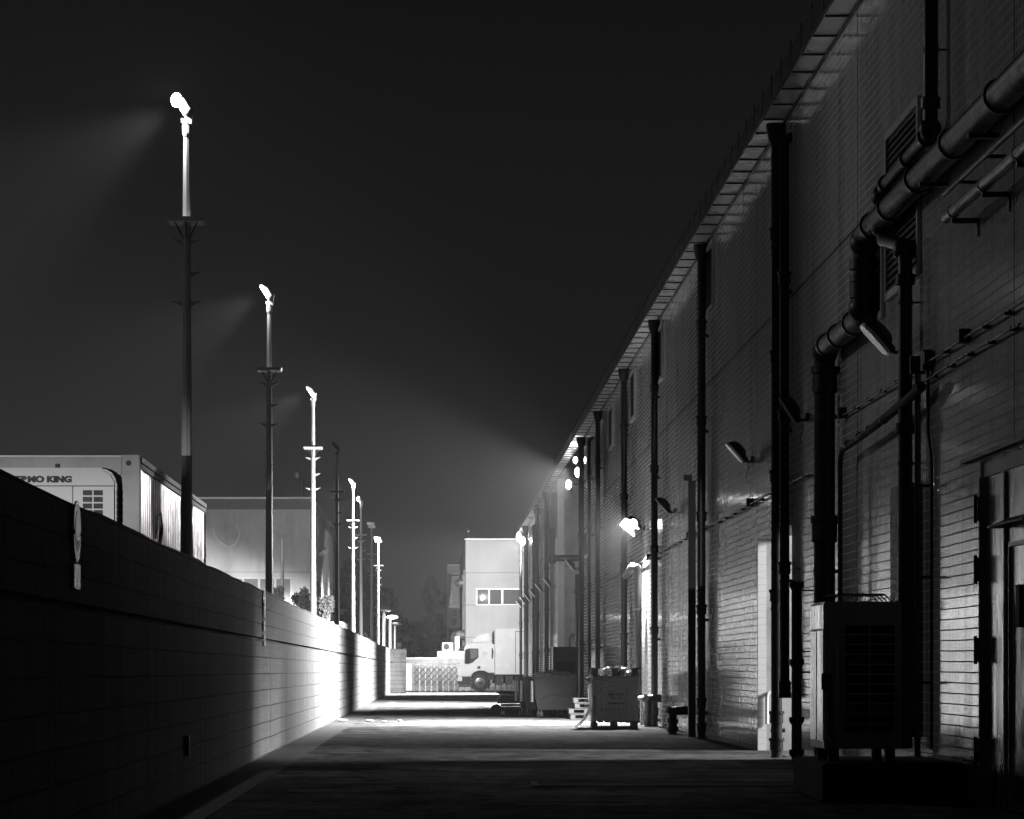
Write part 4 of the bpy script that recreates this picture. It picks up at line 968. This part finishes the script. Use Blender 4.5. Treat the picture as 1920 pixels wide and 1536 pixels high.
MB().box(tx(909) - .1, tx(909) + .1, TD - .006, TD - .001, tz(1225) - .02, tz(1225) + .02).build('emblem_bar', M['pole_plate'], t)

# ================================================================ things on the ground by the wall
# pallet box
BD = 75.; bs = BD / F
t = thing('pallet_box', 'brown printed pallet carton of white foam scraps wrapped in torn film', 'crate', ((1111 - VX) * bs, BD, 0))
BW = (1194 - 1109) * bs; BH = EYE - (1266.5 - VY) * bs
MB().box(0, BW, 0, 1.1, .165, BH).build('carton', M['card'], t, bevel=.008)
pm = MB()
for y in (0, .5, 1.0):
    for x in (0, BW / 2 - .06, BW - .12): pm.box(x, x + .12, y, y + .1, .03, .125)
for y in (0, .5, 1.0): pm.box(-.0, BW, y, y + .1, .001, .029)
for i in range(7): pm.box(.0 + i * (BW - .09) / 6, .09 + i * (BW - .09) / 6, 0, 1.1, .126, .16)
pm.build('pallet_base', M['wood'], t)
for i in range(3):
    for yy_ in (-.03, .95):
        x = (0, BW / 2 - .06, BW - .12)[i] - .02
        MB().box(x, x + .15, yy_, yy_ + .18, BH - .02, BH + .155).box(x - .04, x + .19, yy_ - .02, yy_ + .2, BH + .156, BH + .175).build('post', M['wood'], t)
fm = MB(); rnd = random.Random(3)
for i in range(26): fm.blob((rnd.uniform(.1, BW - .1), rnd.uniform(.1, 1.0), BH + rnd.uniform(.03, .13)), rnd.uniform(.05, .14), rnd.uniform(.05, .14), rnd.uniform(.04, .1), 6, 4, .35, i)
fm.build('foam_scraps', M['foam'], t)
# print
for body, zz, sz_, wd in (('高品质，高性价比', .78, .055, .36), ('保障客户收益', .70, .055, .27), ('太阳能组件 CS3W', .575, .05, .42)):
    text('print_line', body, sz_, M['ink'], t, (.52 * BW + .0, -.004, zz), (R(90), 0, 0), depth=.002, width=wd, bold=.001)
tx_ = MB(); tx_.box(.085, .09, -.003, -.001, .25, 1.0).box(.2, .205, -.003, -.001, .35, 1.02).box(.7 * BW + .05, .7 * BW + .055, -.003, -.001, .3, 1.02)
for i in range(9): tx_.box(.035, .065, -.003, -.001, .34 + i * .055, .375 + i * .055)
for i in range(6): tx_.tube([(.22 + i * .1, -.003, .43), (.22 + i * .1, -.001, .43)], .018, 5 + i % 3)
tx_.build('print_marks', M['ink'], t)
# film: skirt hanging down the left side and pooling on the ground, plus swags across the front
fmesh = MB(); rnd = random.Random(5); nu, nv = 22, 16; vs = []
for i in range(nu + 1):
    a = i / nu
    for k in range(nv + 1):
        b_ = k / nv
        z = (BH - .03) * (1 - b_) ** 1.0 + .012
        spread = .03 + .05 * math.sin(b_ * 7) * .3 + (max(0, b_ - .55) ** 1.6) * 1.15
        y = -.04 + a * 1.1; rip = .018 * math.sin(a * 40 + b_ * 3) + rnd.uniform(-.008, .008)
        vs.append((-spread - rip, y - max(0, b_ - .7) * .15, max(.008, z + rnd.uniform(-.006, .006))))
fs = [(i * (nv + 1) + k, (i + 1) * (nv + 1) + k, (i + 1) * (nv + 1) + k + 1, i * (nv + 1) + k + 1) for i in range(nu) for k in range(nv)]
fmesh.add(vs, fs).build('film_skirt', M['film'], t, True)
kn = MB()
for i in range(9): kn.blob((-.07 + rnd.uniform(-.05, .05), -.02 + rnd.uniform(-.06, .08), BH - .06 + rnd.uniform(-.1, .06)), .05, .05, .05, 6, 4, .4, i + 9)
kn.build('film_knot', M['film'], t)
sw = MB()
for (z0, sag, x0, x1) in ((BH - .05, .06, .02, BW), (BH - .09, .1, .02, BW * .9), (BH - .14, .1, .06, BW * .6), (BH - .18, .14, .1, BW * .5)):
    sw.tube([(x0 + (x1 - x0) * q / 10, -.012, z0 - sag * math.sin(math.pi * q / 10)) for q in range(11)], .006, 5)
sw.tube([(.0, -.015, .85), (.05, -.015, .78), (.13, -.015, .73), (.22, -.015, .8), (.3, -.015, .95), (.42, -.015, 1.12)], .006, 5)
sw.tube([(BW + .005, -.01, .55), (BW + .1, -.01, .38), (BW + .13, -.01, .25), (BW + .02, -.01, .2), (BW + .15, -.01, .14)], .005, 5)
sw.build('film_strand', M['film'], t, True)
# wheeled bins
BN = 91.; ns = BN / F
def bin_(label, x, Y, w_=1.24, d_=.85, pale=False, bags=False):
    t = thing('wheeled_bin', label, 'bin', (x, Y, 0), 'wheeled rubbish bins by the wall')
    prof = [(.10, .22), (w_ - .10, .22), (w_ - .05, .62), (w_, 1.12), (0, 1.12), (.05, .62)]
    MB().prism(prof, 0, d_, 'Y').build('body', M['plastic'], t, bevel=.03)
    MB().box(-.03, w_ + .03, -.04, d_ + .04, 1.122, 1.17).build('rim', M['plastic'], t, bevel=.01)
    rb = MB(); rb.box(.04, w_ - .04, -.012, -.001, .95, .965).box(.06, w_ - .06, -.012, -.001, .70, .715).box(.08, w_ - .08, -.03, -.001, .40, .43).box(w_ / 2 - .12, w_ / 2 + .1, -.02, -.001, .45, .55)
    n_ = 14
    for q in range(n_):
        a0, a1 = math.pi * q / n_, math.pi * (q + 1) / n_
        rb.tube([(w_ / 2 + .42 * math.cos(a0), -.008, .47 + .17 * math.sin(a0)), (w_ / 2 + .42 * math.cos(a1), -.008, .47 + .17 * math.sin(a1))], .012, 5)
    rb.build('rib', M['plastic'], t)
    MB().tube([(-.04, .1, .45), (-.045, .1, 1.05)], .03, 8).tube([(-.04, d_ - .1, .45), (-.045, d_ - .1, 1.05)], .03, 8).build('handle', M['plastic_pale'], t, True)
    for wx in (.18, w_ - .18):
        for wy in (.1, d_ - .1):
            c = MB().tube([(wx - .03, wy, .1), (wx + .03, wy, .1)], .1, 16).tube([(wx, wy - .03, .1), (wx, wy + .03, .1)], .098, 16).build('wheel', M['rubber'], t, True)
            MB().box(wx - .05, wx - .035, wy - .06, wy + .05, .06, .22).box(wx + .035, wx + .05, wy - .06, wy + .05, .06, .22).build('caster_fork', M['tin'], c)
    if bags:
        bg_ = MB(); rnd = random.Random(11)
        for i, (bx, by, br) in enumerate(((.15, .3, .2), (.42, .4, .26), (.62, .3, .2), (.85, .4, .25), (1.08, .35, .16), (.55, .6, .3), (.25, .6, .2))): bg_.blob((bx, by, 1.15), br, br * .9, br * .62, 12, 9, .09, i)
        tag(bg_.build('rubbish_bags', M['bag'], None, True), 'heap of bulging rubbish bags on top of the front wheeled bin', 'rubbish bags').location = (x, Y, .02)
    return t
x0 = (1001 - VX) * ns
bin_('front dark wheeled bin heaped with bags, facing out squarely', x0, BN, bags=True)
bin_('dark wheeled bin right behind the heaped one, showing its pale edge', x0 - .27, BN + 1.15)
bin_('rearmost dark wheeled bin of the row of three, farthest left', x0 - .40, BN + 2.3)
# cart with stacked crates
t = thing('hand_cart', 'low dark cart with a fat wheel, left of the bins', 'cart', ((922 - VX) * 95 / F, 96.5, 0))
MB().tube([(.17, -.08, .165), (.17, .1, .165)], .165, 22).build('wheel', M['rubber'], t, True)
MB().tube([(.17, -.1, .165), (.17, -.081, .165)], .06, 12).build('hub', M['dark_metal'], t, True)
MB().box(.26, 1.15, -.15, .7, .12, .18).build('deck', M['black'], t)
MB().box(.30, .42, -.17, -.151, .02, .12).box(.85, .95, -.17, -.151, .02, .12).build('fork_end', M['plastic_pale'], t)
t = thing('flat_crates', 'stack of flat dark crates lying on the low cart', 'crates', ((934 - VX) * 95 / F, 96.5, .18))
cr = MB(); rnd = random.Random(2)
for i in range(5):
    o_ = rnd.uniform(-.06, .06); cr.box(.06 + o_, .88 + o_, -.1, .6, i * .085 + .001, i * .085 + .07)
cr.build('crate_stack', M['plastic'], t, bevel=.006)
MB().prism([(-.05, .5), (.1, .44), (.9, .44), (.9, .53), (.12, .56)], -.12, .62, 'Y').build('lid', M['plastic'], t, bevel=.01)
# sack by the lorry tail
t = thing('pallet_stack', 'stack of worn wooden pallets between the bins and the pallet box', 'pallets', ((1070 - VX) * 88.5 / F, 88.5, 0))
pl = MB()
for i in range(4):
    z = i * .15; o_ = (0, -.04, .12, .08)[i]
    for x in (0, .42, .85): pl.box(o_ + x, o_ + x + .13, 0, 1.0, z + .02, z + .11)
    for q in range(6): pl.box(o_, o_ + .98, q * .18, q * .18 + .1, z + .111, z + .132)
    for y in (0, .45, .9): pl.box(o_, o_ + .98, y, y + .09, z + .001, z + .019)
pl.build('pallet_boards', M['wood'], t)
t = thing('steel_hutch', 'dark boxy steel hutch with a black opening behind the bins', 'container', ((1037 - VX) * 112 / F, 112, 0))
HW = (1081 - 1037) * 112 / F; HT = EYE + (VY - 1213) * 112 / F
hm = MB(); hm.box(0, .08, 0, 1.5, 0, HT).box(HW - .08, HW, 0, 1.5, 0, HT).box(.08, HW - .08, 1.4, 1.5, 0, HT).box(.08, HW - .08, 0, 1.399, HT - .5, HT).build('hutch_shell', M['grey_pipe'], t)
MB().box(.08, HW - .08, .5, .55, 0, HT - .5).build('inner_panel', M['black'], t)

# road sign behind the wall
t = thing('warning_sign', 'triangular two-way traffic sign standing behind the block wall', 'sign', ((685 - VX) * 165 / F, 165, 0))
zc = EYE + 62 * 165 / F
MB().prism([(-.36, zc - .3), (.36, zc - .3), (0, zc + .32)], -.02, 0, 'Y').build('sign_plate', M['pole_plate'], t)
ar = MB()
for x, s_ in ((-.07, 1), (.08, -1)): 
    ar.box(x - .02, x + .02, -.03, -.021, zc - .2, zc + .03); e_ = zc + .03 if s_ > 0 else zc - .2
    ar.prism([(x - .06, e_), (x + .06, e_), (x, e_ + .09 * s_)], -.031, -.0215, 'Y')
ar.build('arrow', M['ink'], t)
MB().tube([(0, .05, 0), (0, .05, zc + .3)], .035, 8).build('post', M['tin'], t)
# white van body behind the poles
t = thing('box_van', 'white box van roof showing over the block wall behind the poles', 'van', (-4.0, 139, 0))
MB().box(-2.1, 0, 0, 5, .6, EYE + 91 * 139 / F - .0).build('cargo_box', M['white_paint'], t, bevel=.05)
MB().box(-2.0, -.1, 5.01, 6.6, .5, 2.5).build('cab', M['white_paint'], t, bevel=.1)
for y in (1.0, 5.6): MB().tube([(-2.05, y, .42), (-.05, y, .42)], .42, 18).build('wheel', M['rubber'], t)
MB().box(.002, .01, .9, 1.0, 2.6, 3.1).build('hinge', M['dark_metal'], t)
# ground pieces
t = thing('drain_channel', 'long channel cover crossing the dark foreground', 'drain cover', (0, 0, 0))
dc = MB(); dc.box(1.2, 4.3, 37.0, 37.08, .004, .014).box(1.2, 4.3, 38.4, 38.48, .004, .014).box(1.12, 1.2, 37.0, 38.48, .004, .014)
dc.build('cover_frame', M['dark_metal'], t); MB().box(1.2, 4.3, 37.09, 38.39, .004, .010).build('cover_plate', M['plinth'], t)
for i, (px, Y, lb) in enumerate(((640, 83, 'crumpled pale scrap at the foot of the bright block wall'), (694, 83.5, 'pale torn wrapper on the bright ground near the wall'), (719, 83, 'small pale scrap right of the torn wrapper'), (750, 84, 'small pale scrap, farthest out on the ground'), (906, 101, 'tiny pale scrap on the ground left of the cart'))):
    o = MB().blob((0, 0, .03), .13 if i < 2 else .06, .12, .03, 8, 4, .5, i).build('litter', M['paper'], None)
    o.location = ((px - VX) * Y / F, Y, 0.0 if i else .03); tag(o, lb, 'litter', 'scraps of litter on the ground')

# ================================================================ trees
def tree(name, label, x, Y, h, cr_h, rad_, leaves, leaf, m='leaf', seed=1, group=None, clumps=26):
    t = thing(name, label, 'tree', (x, Y, 0), group)
    rnd = random.Random(seed)
    cz = h - cr_h / 2; tb = max(.08, h * .02)
    tk = MB(); tk.tube([(0, 0, 0), (rnd.uniform(-.1, .1), 0, cz * .5), (rnd.uniform(-.2, .2), 0, cz)], [tb, tb * .75, tb * .4], 8)
    cl = []
    for i in range(clumps):
        a = rnd.uniform(0, 2 * math.pi); k = rnd.random() ** .5; zz = rnd.uniform(-1, 1)
        rr_ = rad_ * math.sqrt(max(.05, 1 - zz * zz * .8)) * k
        cl.append((Vector((rr_ * math.cos(a), rr_ * math.sin(a) * .8, cz + zz * cr_h / 2 * .9)), rad_ * rnd.uniform(.22, .42)))
        if i % 3 == 0: tk.tube([(0, 0, cz * rnd.uniform(.5, .95)), cl[-1][0]], [tb * .35, tb * .1], 5)
    tk.build('trunk', M['bark'], t, True)
    vs = []; fs = []
    per = leaves // clumps
    for c, r_ in cl:
        for _ in range(per):
            d = Vector((rnd.gauss(0, 1), rnd.gauss(0, 1), rnd.gauss(0, 1))).normalized() * (r_ * rnd.uniform(.35, 1.08))
            p_ = c + d; s_ = leaf * rnd.uniform(.6, 1.3)
            u = Vector((rnd.gauss(0, 1), rnd.gauss(0, 1), rnd.gauss(0, 1))).normalized(); v = u.orthogonal().normalized()
            k = len(vs); vs += [p_ - u * s_, p_ - v * s_ * .45, p_ + u * s_, p_ + v * s_ * .45]; fs.append((k, k + 1, k + 2, k + 3))
    me = bpy.data.meshes.new('crown'); me.from_pydata([tuple(v) for v in vs], [], fs); me.materials.append(M[m])
    o = bpy.data.objects.new('crown', me); COL.objects.link(o); o.parent = t
    return t
def px_tree(name, label, px, top, wpx, Y, frac, leaves, leaf, m, seed, group):
    s_ = Y / F; h_ = EYE + (VY - top) * s_
    return tree(name, label, (px - VX) * s_, Y, h_, h_ * frac, wpx * s_ / 2, leaves, leaf, m, seed, group)
GN = 'small trees by the pale hall'; GF = 'dark trees beyond the yard'
px_tree('small_tree', 'small leafy tree left of the slender mast', 515, 1098, 44, 148, .6, 2600, .11, 'leaf_near', 1, GN)
px_tree('small_tree', 'small leafy tree between the slender mast and the third light pole', 567, 1106, 60, 148, .6, 3200, .11, 'leaf_near', 2, GN)
px_tree('small_tree', 'small leafy tree between the third and fourth light poles', 612, 1114, 44, 138, .6, 3200, .10, 'leaf_near', 3, GN)
px_tree('small_tree', 'small leafy tree just right of the fourth light pole', 640, 1128, 32, 150, .6, 2000, .11, 'leaf_near', 4, GN)
px_tree('tall_tree', 'tall dark tree right of the fourth light pole', 655, 1050, 70, 262, .8, 7000, .2, 'leaf', 5, GF)
px_tree('tall_tree', 'broad dark tree behind the fifth and sixth light poles', 685, 1075, 66, 275, .8, 6000, .2, 'leaf', 6, GF)
px_tree('tall_tree', 'rounded dark tree above the short yard lamps', 722, 1096, 72, 270, .85, 7000, .2, 'leaf', 7, GF)
px_tree('tall_tree', 'dark drooping tree close against the outside staircase', 817, 1074, 58, 262, .85, 7000, .19, 'leaf', 8, GF)
px_tree('tall_tree', 'low dark tree in the gap over the folding gate', 778, 1172, 66, 285, .9, 4500, .2, 'leaf', 9, GF)
px_tree('tall_tree', 'low dark tree at the block wall end, behind the thin lamp', 752, 1160, 44, 290, .9, 3500, .2, 'leaf', 10, GF)
px_tree('shrub', 'scraggly shrub just beyond the block wall end', 748, 1205, 28, 214, .9, 900, .12, 'leaf_near', 12, None)
px_tree('shrub', 'low rounded shrub over the cream low wall', 786, 1222, 26, 222, .9, 900, .12, 'leaf_near', 13, None)

# ================================================================ added yard flood out of view, put there to light the pale hall
t = pole(0, 'added tall light pole far left in the yard, outside the view, lighting the hall', 1, P['yard'], aim=(.10, 1, -.08), Y=120, yard=70)
t.location = (-21, 120, 0)
t = thing('added_fill_lamp', 'added low lamp in the near yard, outside the view, lighting the container front', 'lamp', (-10.5, 12.5, -2.15))  # unseen lamp added to brighten the container front
MB().tube([(0, 0, 2.15), (0, 0, 4.2)], .04, 8).build('shaft', M['tin'], t, True)
MB().box(-.2, .2, -.12, .0, 4.2, 4.5).build('flood_housing', M['dark_metal'], t, bevel=.02)
box(-.17, .17, .001, .01, 4.23, 4.47).build('flood_glass', M['lit_dim'], t)
light('lamp_light', t, (0, .12, 4.35), P['near_yard'], aim=(5.8, 26.4, -.1), cone=12, blend=.15, size=.02)
box(-.4, .55, .13, .90, 4.405, 4.42).build('lamp_hood', M['dark_metal'], t)  # plate added so the beam stays off the nearest pole
# ================================================================ night haze
hz = MB().box(-160, 160, -40, 650, -1.5, 45).build('haze', bpy.data.materials.new('night haze')); tag(hz, None, None, kind='stuff')
m = hz.data.materials[0]; m.use_nodes = True
m.node_tree.nodes.clear()
vo = m.node_tree.nodes.new('ShaderNodeVolumePrincipled'); ou = m.node_tree.nodes.new('ShaderNodeOutputMaterial')
vo.inputs['Color'].default_value = (.9, .9, .9, 1); vo.inputs['Density'].default_value = .00019; vo.inputs['Anisotropy'].default_value = .35
m.node_tree.links.new(vo.outputs[0], ou.inputs['Volume'])
